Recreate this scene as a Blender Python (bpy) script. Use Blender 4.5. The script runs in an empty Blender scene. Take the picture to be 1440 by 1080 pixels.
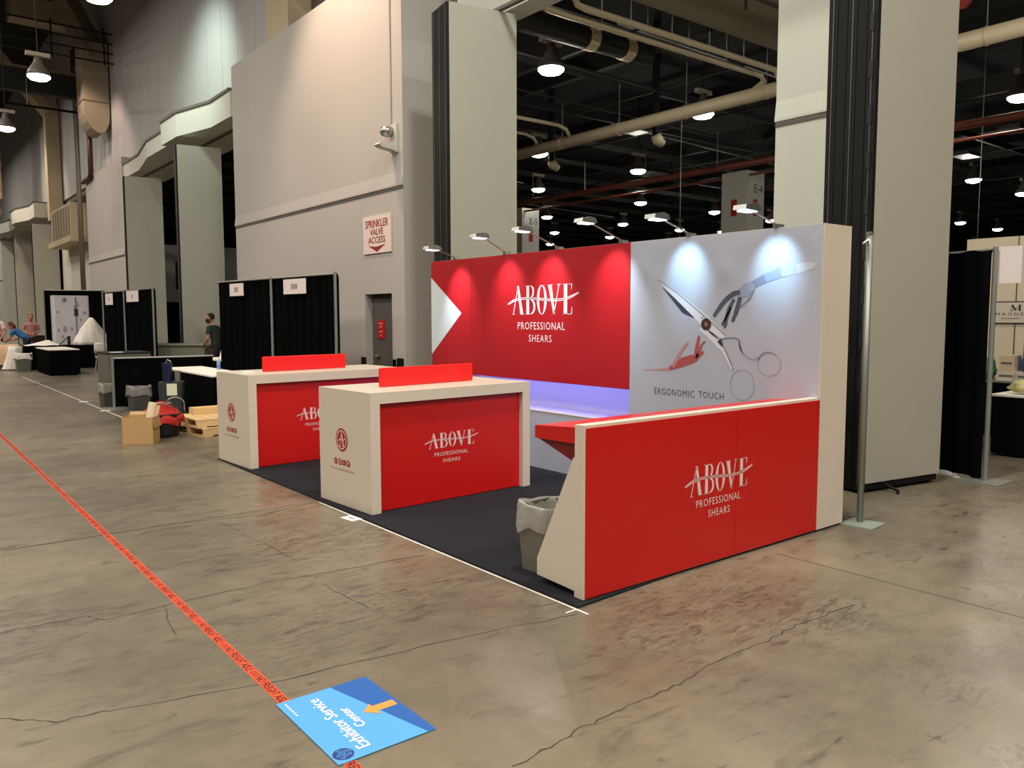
import bpy, bmesh, math, random
from mathutils import Vector, Matrix
random.seed(7)
sc = bpy.context.scene
COL = sc.collection

# ------------------------------------------------------------------ camera
YAW, PIT, ROL, HC = math.radians(38.35), math.radians(4.86), math.radians(-0.115), 1.7305
F = Vector((math.sin(YAW)*math.cos(PIT), math.cos(YAW)*math.cos(PIT), -math.sin(PIT)))
r = Vector((math.cos(YAW), -math.sin(YAW), 0)); u = r.cross(F)
r2 = r*math.cos(ROL) + u*math.sin(ROL); u2 = u*math.cos(ROL) - r*math.sin(ROL)
cam = bpy.data.cameras.new('camera'); camo = bpy.data.objects.new('camera', cam); COL.objects.link(camo)
cam.sensor_width = 36; cam.lens = 1128/1440*36; cam.clip_end = 400; cam.clip_start = .05
m = Matrix((r2, u2, -F)).transposed().to_4x4(); m.translation = (0, 0, HC); camo.matrix_world = m
sc.camera = camo
# ------------------------------------------------------------------ world, exposure
w = bpy.data.worlds.new('hall_air'); sc.world = w; w.use_nodes = True
w.node_tree.nodes['Background'].inputs[0].default_value = (.9, .85, .8, 1)
w.node_tree.nodes['Background'].inputs[1].default_value = 0.0
vs = sc.view_settings; vs.view_transform = 'Standard'; vs.look = 'None'; vs.gamma = 1; vs.use_curve_mapping = False
vs.exposure = -0.42
# ------------------------------------------------------------------ large lamps of the main hall (high bays above the aisle)
def light(name, kind, loc, aim, power, color, **kw):
    l = bpy.data.lights.new(name, kind); l.energy = power; l.color = color
    for k, v in kw.items(): setattr(l, k, v)
    o = bpy.data.objects.new(name, l); COL.objects.link(o); o.location = loc
    o.rotation_euler = (Vector(aim)-Vector(loc)).to_track_quat('-Z', 'Y').to_euler(); return o
WARM = (1, .90, .77)
HALL_P = 760
for hx in (-9.0, -1.5):
    for hy in (-6, 3, 12, 21, 30, 40):
        light('hall_high_bay_light', 'AREA', (hx, hy, 12.2), (hx, hy, 0), HALL_P, WARM, shape='DISK', size=2.6)
for (hx, hy) in ((5.5, -5), (12, -5), (9, -13), (-3, -15)):
    light('hall_high_bay_light', 'AREA', (hx, hy, 12.2), (hx, hy, 0), 1500 if hx > 0 else 900, WARM, shape='DISK', size=2.0)
for hy in (50, 62):
    light('hall_high_bay_light', 'AREA', (1.0, hy, 12.2), (1.0, hy, 0), HALL_P*1.2, WARM, shape='DISK', size=1.2)
light('wall_flood_light', 'SPOT', (5.2, 14.0, 10.4), (7.3, 14.3, 5.8), 2300, (1, .70, .50), spot_size=math.radians(80), spot_blend=.7, shadow_soft_size=.25)
light('wall_mercury_light', 'SPOT', (4.6, 21.8, 10.6), (7.7, 23.4, 7.7), 1500, (.80, 1, .86), spot_size=math.radians(84), spot_blend=1.0, shadow_soft_size=.25)
light('wall_flood_light', 'SPOT', (5.0, 34.0, 11.5), (7.3, 35.0, 4.5), 900, (1, .72, .6), spot_size=math.radians(95), spot_blend=.5, shadow_soft_size=.25)
light('wall_flood_light', 'SPOT', (4.0, 47.0, 11.5), (7.6, 49.0, 4.5), 1300, (1, .74, .56), spot_size=math.radians(105), spot_blend=.5, shadow_soft_size=.25)
# a high bay above the neighbouring aisle, lighting the pillar and the folded partitions
light('aisle_high_bay_light', 'AREA', (4.6, 3.4, 12.0), (6.0, 4.2, 0), 900, (.95, 1, .86), shape='DISK', size=1.0)

# ------------------------------------------------------------------ materials
def lin(c): return tuple((v/12.92 if v <= .04045 else ((v+.055)/1.055)**2.4) for v in [x/255 for x in c])
MATS = {}
def mat(name, rgb, rough=.5, metal=0, var=0, vscale=3, bump=0, bscale=40, spec=.5, emit=0, alpha=1, trans=0, stretch=None, rgb2=None):
    if name in MATS: return MATS[name]
    M = bpy.data.materials.new(name); M.use_nodes = True; nt = M.node_tree; b = nt.nodes['Principled BSDF']
    c = lin(rgb) + (1,)
    b.inputs['Base Color'].default_value = c; b.inputs['Roughness'].default_value = rough
    b.inputs['Metallic'].default_value = metal; b.inputs['Specular IOR Level'].default_value = spec
    if emit:
        b.inputs['Emission Color'].default_value = c; b.inputs['Emission Strength'].default_value = emit
    if alpha < 1: b.inputs['Alpha'].default_value = alpha
    if trans: b.inputs['Transmission Weight'].default_value = trans
    if var or bump:
        tc = nt.nodes.new('ShaderNodeTexCoord'); vec = tc.outputs['Object']
        if stretch:
            mp = nt.nodes.new('ShaderNodeMapping'); mp.inputs['Scale'].default_value = stretch
            nt.links.new(vec, mp.inputs[0]); vec = mp.outputs[0]
    if var:
        n = nt.nodes.new('ShaderNodeTexNoise'); n.inputs['Scale'].default_value = vscale; n.inputs['Detail'].default_value = 5
        nt.links.new(vec, n.inputs['Vector'])
        mx = nt.nodes.new('ShaderNodeMix'); mx.data_type = 'RGBA'
        c2 = lin(rgb2) + (1,) if rgb2 else tuple(v*(1-var) for v in c[:3]) + (1,)
        mx.inputs[6].default_value = c2; mx.inputs[7].default_value = c if rgb2 else tuple(min(1, v*(1+var*.6)) for v in c[:3]) + (1,)
        nt.links.new(n.outputs[0], mx.inputs[0]); nt.links.new(mx.outputs[2], b.inputs['Base Color'])
    if bump:
        n = nt.nodes.new('ShaderNodeTexNoise'); n.inputs['Scale'].default_value = bscale; n.inputs['Detail'].default_value = 4
        nt.links.new(vec, n.inputs['Vector'])
        bp = nt.nodes.new('ShaderNodeBump'); bp.inputs['Strength'].default_value = bump; bp.inputs['Distance'].default_value = .02
        nt.links.new(n.outputs[0], bp.inputs['Height']); nt.links.new(bp.outputs[0], b.inputs['Normal'])
    MATS[name] = M; return M

def floor_material():
    M = bpy.data.materials.new('stained_concrete'); M.use_nodes = True; nt = M.node_tree; b = nt.nodes['Principled BSDF']; N = nt.nodes.new; L = nt.links.new
    tc = N('ShaderNodeTexCoord')
    def noise(scale, detail, rough=.55, st=None, dist=0):
        n = N('ShaderNodeTexNoise'); n.inputs['Scale'].default_value = scale; n.inputs['Detail'].default_value = detail; n.inputs['Roughness'].default_value = rough; n.inputs['Distortion'].default_value = dist
        if st:
            mp = N('ShaderNodeMapping'); mp.inputs['Scale'].default_value = st; mp.inputs['Rotation'].default_value = (0, 0, .5); L(tc.outputs['Object'], mp.inputs[0]); L(mp.outputs[0], n.inputs['Vector'])
        else: L(tc.outputs['Object'], n.inputs['Vector'])
        return n.outputs[0]
    def ramp(src, a, b_, ca, cb):
        rp = N('ShaderNodeValToRGB'); rp.color_ramp.elements[0].position = a; rp.color_ramp.elements[1].position = b_
        rp.color_ramp.elements[0].color = ca; rp.color_ramp.elements[1].color = cb; L(src, rp.inputs[0]); return rp.outputs[0]
    def mix(f, a, b_, mode='MIX'):
        x = N('ShaderNodeMix'); x.data_type = 'RGBA'; x.blend_type = mode
        if isinstance(f, float): x.inputs[0].default_value = f
        else: L(f, x.inputs[0])
        L(a, x.inputs[6]); L(b_, x.inputs[7]); return x.outputs[2]
    base = ramp(noise(.45, 6), .3, .72, lin((96, 88, 76))+(1,), lin((138, 127, 110))+(1,))
    fine = ramp(noise(6, 8, .7), .25, .75, (.8, .79, .77, 1), (1.1, 1.09, 1.07, 1))
    col = mix(1.0, base, fine, 'MULTIPLY')
    scuff = ramp(noise(1.5, 8, .68, (1, 2.8, 1), .8), .56, .72, (1, 1, 1, 1), (.50, .49, .48, 1))
    col = mix(.8, col, scuff, 'MULTIPLY')
    spots = ramp(noise(2.6, 5, .6, (1, 3.2, 1), 1.2), .60, .69, (1, 1, 1, 1), (.42, .41, .42, 1))
    col = mix(.75, col, spots, 'MULTIPLY')
    patch = ramp(noise(.55, 4, .6), .44, .60, (0, 0, 0, 1), (1, 1, 1, 1))
    streak = ramp(noise(5.5, 8, .75, (1, 3.6, 1), 1.6), .48, .60, (1, 1, 1, 1), (.42, .42, .43, 1))
    sp = mix(1.0, col, streak, 'MULTIPLY'); col = mix(patch, col, sp)
    pale = ramp(noise(1.1, 6, .6, (2.2, 1, 1)), .58, .78, (1, 1, 1, 1), (1.22, 1.2, 1.17, 1))
    col = mix(.8, col, pale, 'MULTIPLY')
    L(col, b.inputs['Base Color'])
    rr = ramp(noise(2.3, 6, .6), .3, .75, (.24, .24, .24, 1), (.48, .48, .48, 1)); L(rr, b.inputs['Roughness'])
    b.inputs['Specular IOR Level'].default_value = .55
    bp = N('ShaderNodeBump'); bp.inputs['Strength'].default_value = .12; bp.inputs['Distance'].default_value = .01; L(noise(14, 6), bp.inputs['Height']); L(bp.outputs[0], b.inputs['Normal'])
    return M

RED = mat('red_laminate', (196, 22, 20), .32, var=.06, vscale=.7)
REDP = mat('red_print', (176, 22, 32), .42, var=.05, vscale=.6)
REDB = mat('bright_red_acrylic', (235, 36, 34), .25)
WHT = mat('white_laminate', (212, 201, 186), .4, var=.03, vscale=1)
WPR = mat('white_print', (176, 184, 200), .45, var=.03, vscale=1)
LETT = mat('pale_lettering', (232, 205, 205), .5)
CARP = mat('black_carpet', (46, 46, 52), .95, var=.4, vscale=60, bump=.6, bscale=220, spec=.1)
WALL = mat('painted_wall', (178, 174, 170), .75, var=.04, vscale=.5, bump=.06, bscale=30)
WALL2 = mat('pale_wall', (200, 200, 190), .7, var=.03, vscale=.5)
PANEL = mat('partition_vinyl', (166, 164, 152), .7, var=.07, vscale=.9, bump=.04)
SEAL = mat('black_rubber', (13, 14, 15), .6, spec=.25)
ALU = mat('aluminium', (170, 172, 170), .35, metal=.9)
STEEL = mat('dull_steel', (150, 152, 148), .45, metal=.6)
SIDE = mat('metal_siding', (172, 172, 172), .6, var=.10, vscale=.5, stretch=(1, 1, .25))
DARKC = mat('black_ceiling_paint', (16, 17, 16), .9)
DARKS = mat('dark_steel', (27, 28, 26), .7)
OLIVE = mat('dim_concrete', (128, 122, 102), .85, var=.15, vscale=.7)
PIPE = mat('beige_pipe_paint', (196, 182, 152), .5, var=.06, vscale=3)
RPIPE = mat('rust_red_pipe', (120, 60, 44), .5)
BLACKC = mat('black_drape_cloth', (10, 11, 13), 1.0, spec=.02)
BLACKP = mat('black_plastic', (18, 19, 20), .45)
GREYP = mat('grey_plastic', (112, 108, 98), .55)
LINER = mat('clear_liner', (206, 204, 198), .22, alpha=.5, bump=.5, bscale=18)
CARD = mat('cardboard', (186, 150, 102), .8, var=.06, vscale=6)
WOOD = mat('pallet_wood', (214, 180, 132), .7, var=.18, vscale=5, stretch=(1, 8, 8))
WCLOTH = mat('white_cloth', (232, 226, 218), .8, bump=.2, bscale=12)
PEACH = mat('peach_cloth', (222, 182, 148), .85, bump=.2, bscale=12)
SKIN = mat('skin', (186, 128, 102), .55)
GREYW = mat('brown_grey_door', (92, 88, 84), .55)
BEIGE = mat('beige_paint', (182, 166, 138), .6, var=.05, vscale=1)
LAMPE = mat('lamp_lens', (255, 250, 240), .3, emit=26)
LAMPW = mat('lamp_lens_warm', (255, 240, 220), .3, emit=26)
LAMPG = mat('lamp_lens_green', (226, 255, 236), .3, emit=26)
SHADE = mat('lamp_reflector', (84, 78, 72), .5)
DIRT = mat('joint_filler', (62, 56, 48), .9)
WPAP = mat('white_paper', (230, 226, 222), .8)
INK = mat('dark_ink', (48, 44, 46), .8)

# ------------------------------------------------------------------ mesh helpers
class MB:
    def __init__(s): s.v = []; s.f = []
    def add(s, vs_, fs): b = len(s.v); s.v += [tuple(p) for p in vs_]; s.f += [tuple(i+b for i in f) for f in fs]; return s
    def box(s, x0, x1, y0, y1, z0, z1):
        return s.add([(x0,y0,z0),(x1,y0,z0),(x1,y1,z0),(x0,y1,z0),(x0,y0,z1),(x1,y0,z1),(x1,y1,z1),(x0,y1,z1)],
                     [(0,3,2,1),(4,5,6,7),(0,1,5,4),(1,2,6,5),(2,3,7,6),(3,0,4,7)])
    def bar(s, a, b, wx, wz, up=(0,0,1)):
        a = Vector(a); b = Vector(b); d = (b-a).normalized(); up = Vector(up)
        if abs(d.dot(up)) > .99: up = Vector((1,0,0))
        x = d.cross(up).normalized()*wx/2; z = x.cross(d).normalized()*wz/2
        return s.add([a-x-z,a+x-z,a+x+z,a-x+z,b-x-z,b+x-z,b+x+z,b-x+z], [(0,3,2,1),(4,5,6,7),(0,1,5,4),(1,2,6,5),(2,3,7,6),(3,0,4,7)])
    def tube(s, pts, r, n=10, caps=True):
        pts = [Vector(p) for p in pts]; rr = r if isinstance(r, (list, tuple)) else [r]*len(pts); rings = []
        for i, p in enumerate(pts):
            d = (pts[min(i+1, len(pts)-1)]-pts[max(i-1, 0)]).normalized()
            upv = Vector((0,0,1)) if abs(d.z) < .95 else Vector((1,0,0))
            x = d.cross(upv).normalized(); y = x.cross(d)
            rings.append([p+(x*math.cos(2*math.pi*k/n)+y*math.sin(2*math.pi*k/n))*rr[i] for k in range(n)])
        vv = [p for q in rings for p in q]; ff = []
        for i in range(len(pts)-1):
            for k in range(n): ff.append((i*n+k, (i+1)*n+k, (i+1)*n+(k+1)%n, i*n+(k+1)%n))
        if caps: ff += [tuple(range(n)), tuple(reversed(range((len(pts)-1)*n, len(pts)*n)))]
        return s.add(vv, ff)
    def lathe(s, prof, c=(0,0,0), n=20, sx=1, sy=1):
        vv = []; ff = []
        for (rad, z) in prof:
            for k in range(n): a = 2*math.pi*k/n; vv.append((c[0]+rad*math.cos(a)*sx, c[1]+rad*math.sin(a)*sy, c[2]+z))
        for i in range(len(prof)-1):
            for k in range(n): ff.append((i*n+k, i*n+(k+1)%n, (i+1)*n+(k+1)%n, (i+1)*n+k))
        ff += [tuple(reversed(range(n))), tuple(range((len(prof)-1)*n, len(prof)*n))]
        return s.add(vv, ff)
    def prism(s, poly, axis, a0, a1):
        # poly of 2-D points; axis 'x': (y,z), 'y': (x,z), 'z': (x,y)
        def P(p, a): return {'x': (a, p[0], p[1]), 'y': (p[0], a, p[1]), 'z': (p[0], p[1], a)}[axis]
        n = len(poly); vv = [P(p, a0) for p in poly]+[P(p, a1) for p in poly]
        ff = [tuple(reversed(range(n))), tuple(range(n, 2*n))]+[(k, (k+1) % n, n+(k+1) % n, n+k) for k in range(n)]
        return s.add(vv, ff)
    def rbox(s, w, d, z0, z1, taper=1.0, rad=.03, cx=0, cy=0, open_top=False, wall=.01):
        def ring(sc_, z, inset=0):
            hw, hd = w/2*sc_-inset, d/2*sc_-inset; R = max(rad-inset, .004); out = []
            for (sx, sy, a0) in ((1,1,0),(-1,1,90),(-1,-1,180),(1,-1,270)):
                for k in range(4):
                    a = math.radians(a0+k*30); out.append((cx+sx*(hw-R)+R*math.cos(a), cy+sy*(hd-R)+R*math.sin(a), z))
            return out
        R = [ring(taper, z0), ring(1, z1)]
        if open_top: R += [ring(1, z1, wall), ring(taper, z0+wall, wall)]
        n = 16; vv = [p for q in R for p in q]; ff = [tuple(reversed(range(n)))]
        for i in range(len(R)-1):
            for k in range(n): ff.append((i*n+k, i*n+(k+1)%n, (i+1)*n+(k+1)%n, (i+1)*n+k))
        ff.append(tuple(range((len(R)-1)*n, len(R)*n)))
        return s.add(vv, ff)
    def flat(s, v2, f2, O, U, V, off=0.0, th=.0):
        O = Vector(O); U = Vector(U); V = Vector(V); Nn = U.cross(V).normalized()
        return s.add([O+U*p[0]+V*p[1]+Nn*off for p in v2], f2)
    def build(s, name, material, parent=None, smooth=False, loc=None):
        me = bpy.data.meshes.new(name); me.from_pydata(s.v, [], s.f); me.materials.append(material)
        bm = bmesh.new(); bm.from_mesh(me); bmesh.ops.recalc_face_normals(bm, faces=bm.faces); bm.to_mesh(me); bm.free()
        if smooth:
            for p in me.polygons: p.use_smooth = True
        o = bpy.data.objects.new(name, me); COL.objects.link(o)
        if loc: o.location = loc
        if parent: o.parent = parent
        return o
def flatbuild(mb, name, material, parent=None):   # keeps the winding (thin prints)
    me = bpy.data.meshes.new(name); me.from_pydata(mb.v, [], mb.f); me.materials.append(material)
    o = bpy.data.objects.new(name, me); COL.objects.link(o)
    if parent: o.parent = parent
    return o
def tag(o, label, cat, group=None, kind=None):
    o['label'] = label
    if cat: o['category'] = cat
    if group: o['group'] = group
    if kind: o['kind'] = kind
    return o
def thing(name, label, cat, loc=(0,0,0), rz=0, group=None):
    o = bpy.data.objects.new(name, None); COL.objects.link(o); o.location = loc; o.rotation_euler = (0, 0, rz); o.empty_display_size = .1
    return tag(o, label, cat, group)
def struct(o, label=None): o['kind'] = 'structure'; o['label'] = label or o.name.replace('_', ' '); return o
def copy_tree(o, loc, rz=None, label=None, parent=None):
    c = o.copy(); COL.objects.link(c); c.parent = parent
    if loc is not None: c.location = loc
    if rz is not None: c.rotation_euler = (0, 0, rz)
    if label: c['label'] = label
    for ch in list(o.children): copy_tree(ch, None, None, None, c)
    return c
_tc = {}
def text2d(s, size=1.0, xs=1.0, align='CENTER', space=1.0):
    key = (s, align, space)
    if key not in _tc:
        cu = bpy.data.curves.new('lettering_curve', 'FONT'); cu.body = s; cu.size = 1; cu.align_x = align; cu.resolution_u = 2; cu.space_character = space
        o = bpy.data.objects.new('lettering_curve', cu); COL.objects.link(o)
        bpy.context.view_layer.update()
        me = o.evaluated_get(bpy.context.evaluated_depsgraph_get()).to_mesh()
        _tc[key] = ([(v.co.x, v.co.y) for v in me.vertices], [tuple(p.vertices) for p in me.polygons])
        o.to_mesh_clear(); bpy.data.objects.remove(o); bpy.data.curves.remove(cu)
    v, f = _tc[key]; return [(p[0]*size*xs, p[1]*size) for p in v], f
def fit_text(s, x0, x1, y0, y1, space=1.0):
    v, f = text2d(s, 1, 1, 'LEFT', space)
    ax = min(p[0] for p in v); bx = max(p[0] for p in v); ay = min(p[1] for p in v); by = max(p[1] for p in v)
    return [(x0+(p[0]-ax)/(bx-ax)*(x1-x0), y0+(p[1]-ay)/(by-ay)*(y1-y0)) for p in v], f
def ribbon(pts, wd):
    wd = wd if isinstance(wd, (list, tuple)) else [wd]*len(pts); v = []; f = []
    for i, p in enumerate(pts):
        a = Vector(pts[max(i-1, 0)]); b = Vector(pts[min(i+1, len(pts)-1)]); d = (b-a).normalized(); n = Vector((-d.y, d.x))
        v += [tuple(Vector(p)-n*wd[i]/2), tuple(Vector(p)+n*wd[i]/2)]
    for i in range(len(pts)-1): f.append((2*i, 2*i+2, 2*i+3, 2*i+1))
    return v, f
def ringpoly(c, rx, ry, wx, wy=None, n=28):
    wy = wx if wy is None else wy; v = []; f = []
    for k in range(n):
        a = 2*math.pi*k/n; v += [(c[0]+rx*math.cos(a), c[1]+ry*math.sin(a)), (c[0]+(rx-wx)*math.cos(a), c[1]+(ry-wy)*math.sin(a))]
    for k in range(n): j = (k+1) % n; f.append((2*k, 2*j, 2*j+1, 2*k+1))
    return v, f
def disc(c, rx, ry, n=24): return [(c[0]+rx*math.cos(2*math.pi*k/n), c[1]+ry*math.sin(2*math.pi*k/n)) for k in range(n)], [tuple(range(n))]
def smoothcurve(pts, n=8):
    out = []; P = [Vector(p) for p in pts]
    for i in range(len(P)-1):
        p0 = P[max(i-1, 0)]; p1 = P[i]; p2 = P[i+1]; p3 = P[min(i+2, len(P)-1)]
        for k in range(n):
            t = k/n; out.append(.5*((2*p1)+(p2-p0)*t+(2*p0-5*p1+4*p2-p3)*t*t+(3*p1-p0-3*p2+p3)*t**3))
    out.append(P[-1]); return [tuple(p) for p in out]

# logo in a box: letters 0..1 wide, 0..1 high; the wavy double line runs from x -.10 to 1.10
def logo_shapes():
    S = []
    S.append(ribbon([(.0, .0), (.085, .97)], .012)); S.append(ribbon([(.155, .0), (.085, 1.0)], [.055, .035])); S.append(ribbon([(-.02, .006), (.03, .006)], .016)); S.append(ribbon([(.115, .006), (.195, .006)], .016))
    S.append(ribbon([(.262, 0), (.262, 1)], .05)); S.append(ribbon(smoothcurve([(.24, .992), (.31, .985), (.352, .9), (.352, .68), (.31, .56), (.27, .53)]), [.016]*8+[.03]*24+[.012]*9))
    S.append(ribbon(smoothcurve([(.27, .53), (.33, .5), (.372, .38), (.372, .15), (.32, .02), (.22, .006)]), [.012]*8+[.034]*24+[.016]*9)); S.append(ribbon([(.215, .992), (.27, .992)], .016))
    S.append(ringpoly((.505, .5), .085, .5, .042, .018))
    S.append(ribbon([(.64, 1.0), (.715, .0)], [.06, .03])); S.append(ribbon([(.71, .0), (.79, 1.0)], .012)); S.append(ribbon([(.60, .992), (.69, .992)], .016)); S.append(ribbon([(.755, .992), (.82, .992)], .016))
    S.append(ribbon([(.895, 0), (.895, 1)], .055)); S.append(ribbon([(.855, .992), (1.0, .992)], .018)); S.append(ribbon([(.855, .008), (1.0, .008)], .018))
    S.append(ribbon([(.994, .995), (.988, .80)], [.02, .006])); S.append(ribbon([(.99, .0), (1.0, .24)], [.02, .006]))
    base = [(-.10, .36), (.02, .50), (.18, .555), (.4, .54), (.62, .49), (.80, .485), (.95, .55), (1.10, .70)]
    for dz in (.028, -.028): S.append(ribbon(smoothcurve([(p[0], p[1]+dz*(1.0 if 0 < i < 7 else .35)) for i, p in enumerate(base)]), .026))
    return S
LOGO = logo_shapes()
def put_logo(name, parent, O, U, V, x0, x1, z0, z1, px0, px1, pz0, pz1, sx0, sx1, sz0, sz1, material=None, off=.003):
    mb = MB()
    for v, f in LOGO: mb.flat([(x0+p[0]*(x1-x0), z0+p[1]*(z1-z0)) for p in v], f, O, U, V, off)
    v, f = fit_text('PROFESSIONAL', px0, px1, pz0, pz1, 1.15); mb.flat(v, f, O, U, V, off)
    v, f = fit_text('SHEARS', sx0, sx1, sz0, sz1, 1.15); mb.flat(v, f, O, U, V, off)
    return flatbuild(mb, name, material or LETT, parent)

# ================================================================== SETTING
fm = floor_material()
floor = struct(MB().box(-40, 120, -30, 110, -.3, 0).build('floor', fm), 'stained grey-brown concrete hall floor')
for a, b, wd in (((-12, 6.93), (3.1, 6.93), .007), ((5.06, 3.3), (5.09, -6), .009), ((-2.6, -4), (-2.6, 40), .007)):
    MB().bar((a[0], a[1], -.0005), (b[0], b[1], -.0005), wd, .003).build('floor_joint', DIRT, floor)

def crack(pts, wd, seed):
    rnd = random.Random(seed); P = []
    for i in range(len(pts)-1):
        for k in range(7):
            t = k/7; P.append((pts[i][0]*(1-t)+pts[i+1][0]*t+rnd.uniform(-.012, .012), pts[i][1]*(1-t)+pts[i+1][1]*t+rnd.uniform(-.012, .012)))
    P.append(pts[-1]); v, f = ribbon(P, [wd*rnd.uniform(.4, 1.3) for _ in P]); mb = MB(); mb.add([(p[0], p[1], .0008) for p in v], f); return flatbuild(mb, 'floor_crack', DIRT, floor)
crack([(1.84, 2.31), (2.2, 2.36), (2.55, 2.38), (2.88, 2.37), (3.23, 2.42), (3.65, 2.41), (3.95, 2.43), (4.51, 2.4)], .010, 1)
crack([(.62, 6.92), (1.35, 6.91), (1.9, 6.95), (2.5, 6.75), (3.1, 6.9)], .012, 2)
crack([(-2, 5.15), (.44, 5.1), (.86, 5.08), (.93, 4.95), (1.91, 4.99), (3.05, 4.86)], .010, 3)
crack([(-2, 4.1), (.33, 3.98), (.51, 3.81), (.75, 3.76), (1.44, 3.58), (2.31, 3.48), (3.1, 3.32)], .010, 4)
crack([(2.19, 6.72), (2.26, 5.29)], .006, 5); crack([(2.18, 4.73), (2.21, 4.17)], .006, 6); crack([(1.27, 5.0), (1.19, 4.44)], .006, 7)
# --- solid wall between the halls, with ledge
def wall_block(name, y0, y1, ztop, label, x0=7.3, x1=8.6, ledge=True, mat_=WALL, door=False):
    mb = MB()
    if door:   # recessed doorway
        d0, d1, dz = 12.70, 13.70, 2.14
        mb.box(x0, x1, y0, d0, 0, ztop); mb.box(x0, x1, d1, y1, 0, ztop); mb.box(x0, x1, d0, d1, dz, ztop); mb.box(x0+.20, x1, d0, d1, 0, dz)
    else: mb.box(x0, x1, y0, y1, 0, ztop)
    o = struct(mb.build(name, mat_), label)
    if ledge:
        MB().prism([(x0, 4.24), (x0-.028, 4.03), (x0-.028, 4.0), (x0, 3.99)], 'y', y0, y1).build('ledge', mat_, o)
        MB().box(x0-.012, x0, y0, y1, 3.945, 3.975).build('ledge_groove', GREYW, o)
    return o
wall_a = wall_block('wall_block', 12.25, 20.5, 7.93, 'tall painted wall with ledge beside the sprinkler sign', door=True)
wall_b = wall_block('wall_block', 32.0, 38.3, 7.5, 'farther painted wall section with ledge')
wall_c = wall_block('wall_block', 38.3, 46.6, 6.5, 'recessed far wall section', x0=7.65, ledge=False, mat_=WALL2)
wall_d = wall_block('wall_block', 58.5, 75, 6.4, 'pale wall at the far end of the aisle', x0=6.3, mat_=WALL2)
pillar = wall_block('wall_pillar', 4.45, 5.672, 9, 'pale pillar with ledge behind the booth', x0=8.47, x1=9.6, mat_=WALL2)
# header over the openings, jogging in plan
def header(y0, y1, z0, z1, xa, xb, label):
    L_ = y1-y0
    poly = [(xa, y1), (xa, y1-.32*L_), (xb, y0+.32*L_), (xb, y0), (8.35 if y0 < 5 else 8.7, y0), (8.35 if y0 < 5 else 8.7, y1)]
    h = struct(MB().prism(poly, 'z', z0, z1).build('wall_header', WALL2), label)
    MB().prism([(p[0]-.04 if p[0] < 8 else p[0], p[1]) for p in poly], 'z', z1, z1+.07).build('header_cap', GREYW, h)
    MB().box(7.75, 7.83, y0+.1, y1-.1, z0-.05, z0).build('track', GREYW, h)
    return h
header(20.5, 25.2, 6.72, 7.35, 6.85, 7.25, 'pale header above the farther opening')
header(25.2, 32.0, 6.72, 7.2, 7.35, 7.0, 'header above the farther opening')
header(46.6, 52, 6.7, 7.4, 6.1, 6.5, 'header above the far opening')
header(52, 58.5, 6.6, 7.2, 6.0, 6.3, 'header above the last opening')
header(2.0, 11.5, 6.45, 8.4, 7.95, 7.95, 'header above the opening to the adjoining hall')
# ribbed metal siding above
siding = struct(MB().box(7.78, 8.6, 18.6, 76, 7.25, 16).build('wall_siding', GREYW), 'ribbed metal siding high on the wall')
y = 18.7
while y < 75:
    MB().box(7.70, 7.78, y, y+1.185, 7.5+.0, 16).build('siding_panel', SIDE, siding); y += 1.2
struct(MB().box(7.45, 8.3, 17.3, 18.5, 7.93, 16).build('wall_column', BEIGE), 'beige column rising above the wall')
struct(MB().box(8.0, 8.6, 2, 17.3, 8.4, 16).build('wall_upper', GREYW), 'dim upper wall')
# main hall ceiling, far wall, other sides
struct(MB().box(-40, 8.6, -30, 80, 16, 16.3).build('ceiling', DARKC), 'black ceiling of the main hall')
struct(MB().box(-40, 8.6, 76, 76.4, 0, 16).build('wall_far', WALL), 'far end wall of the main hall')
struct(MB().box(-40.4, -40, -30, 76, 0, 16).build('wall_side', WALL), 'side wall of the main hall')
struct(MB().box(-40, 120, -30.4, -30, 0, 16).build('wall_near', GREYW), 'end wall of the halls')
# adjoining hall
ceil2 = struct(MB().box(8.6, 120, -30, 100, 9.4, 9.7).build('ceiling_adjoining', DARKC), 'black ceiling of the adjoining hall')
struct(MB().box(119, 119.4, -30, 100, 0, 9.4).build('wall_adjoining', DARKC), 'dark far wall of the adjoining hall')
struct(MB().box(8.6, 120, 90, 90.4, 0, 9.4).build('wall_adjoining_end', DARKC), 'dark end wall of the adjoining hall')
for k in range(14): MB().box(10+k*5.35, 10.22+k*5.35, 10.9 if k == 0 else -25, 88, 8.2, 8.75).build('ceiling_beam', DARKS, None)['kind'] = 'structure'
for k in range(16): MB().box(9, 90, 12.2+k*3.0, 12.28+k*3.0, 7.75, 7.95).build('ceiling_joist', DARKS, None)['kind'] = 'structure'
for k in range(12):
    yy = 12+k*2.3+random.uniform(-.5, .5); xx = 10+random.uniform(0, 14)
    MB().tube([(xx, yy, 7.4+random.uniform(-.3, .5)), (xx+random.uniform(5, 20), yy, 7.4+random.uniform(-.3, .5))], .025, 6).build('ceiling_conduit', STEEL if k % 3 == 0 else DARKS, None)['kind'] = 'structure'
for k in range(10):
    xx = 12+k*4.1; MB().tube([(xx, 11, 7.3+.2*(k % 3)), (xx, 45, 7.3+.2*(k % 3))], .03, 6).build('ceiling_conduit', DARKS, None)['kind'] = 'structure'
for k in range(9):
    xx = 10.5+k*4.3; yy = 13+(k*7) % 17; MB().bar((xx, yy, 9.2), (xx+1.4, yy+.6, 7.6), .07, .07).build('ceiling_brace', DARKS, None)['kind'] = 'structure'
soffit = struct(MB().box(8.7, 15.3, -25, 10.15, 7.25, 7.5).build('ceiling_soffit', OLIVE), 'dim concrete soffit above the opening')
MB().box(9.9, 10.5, 9.3, 9.75, 7.18, 7.25).build('access_panel', WALL, soffit)
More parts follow.
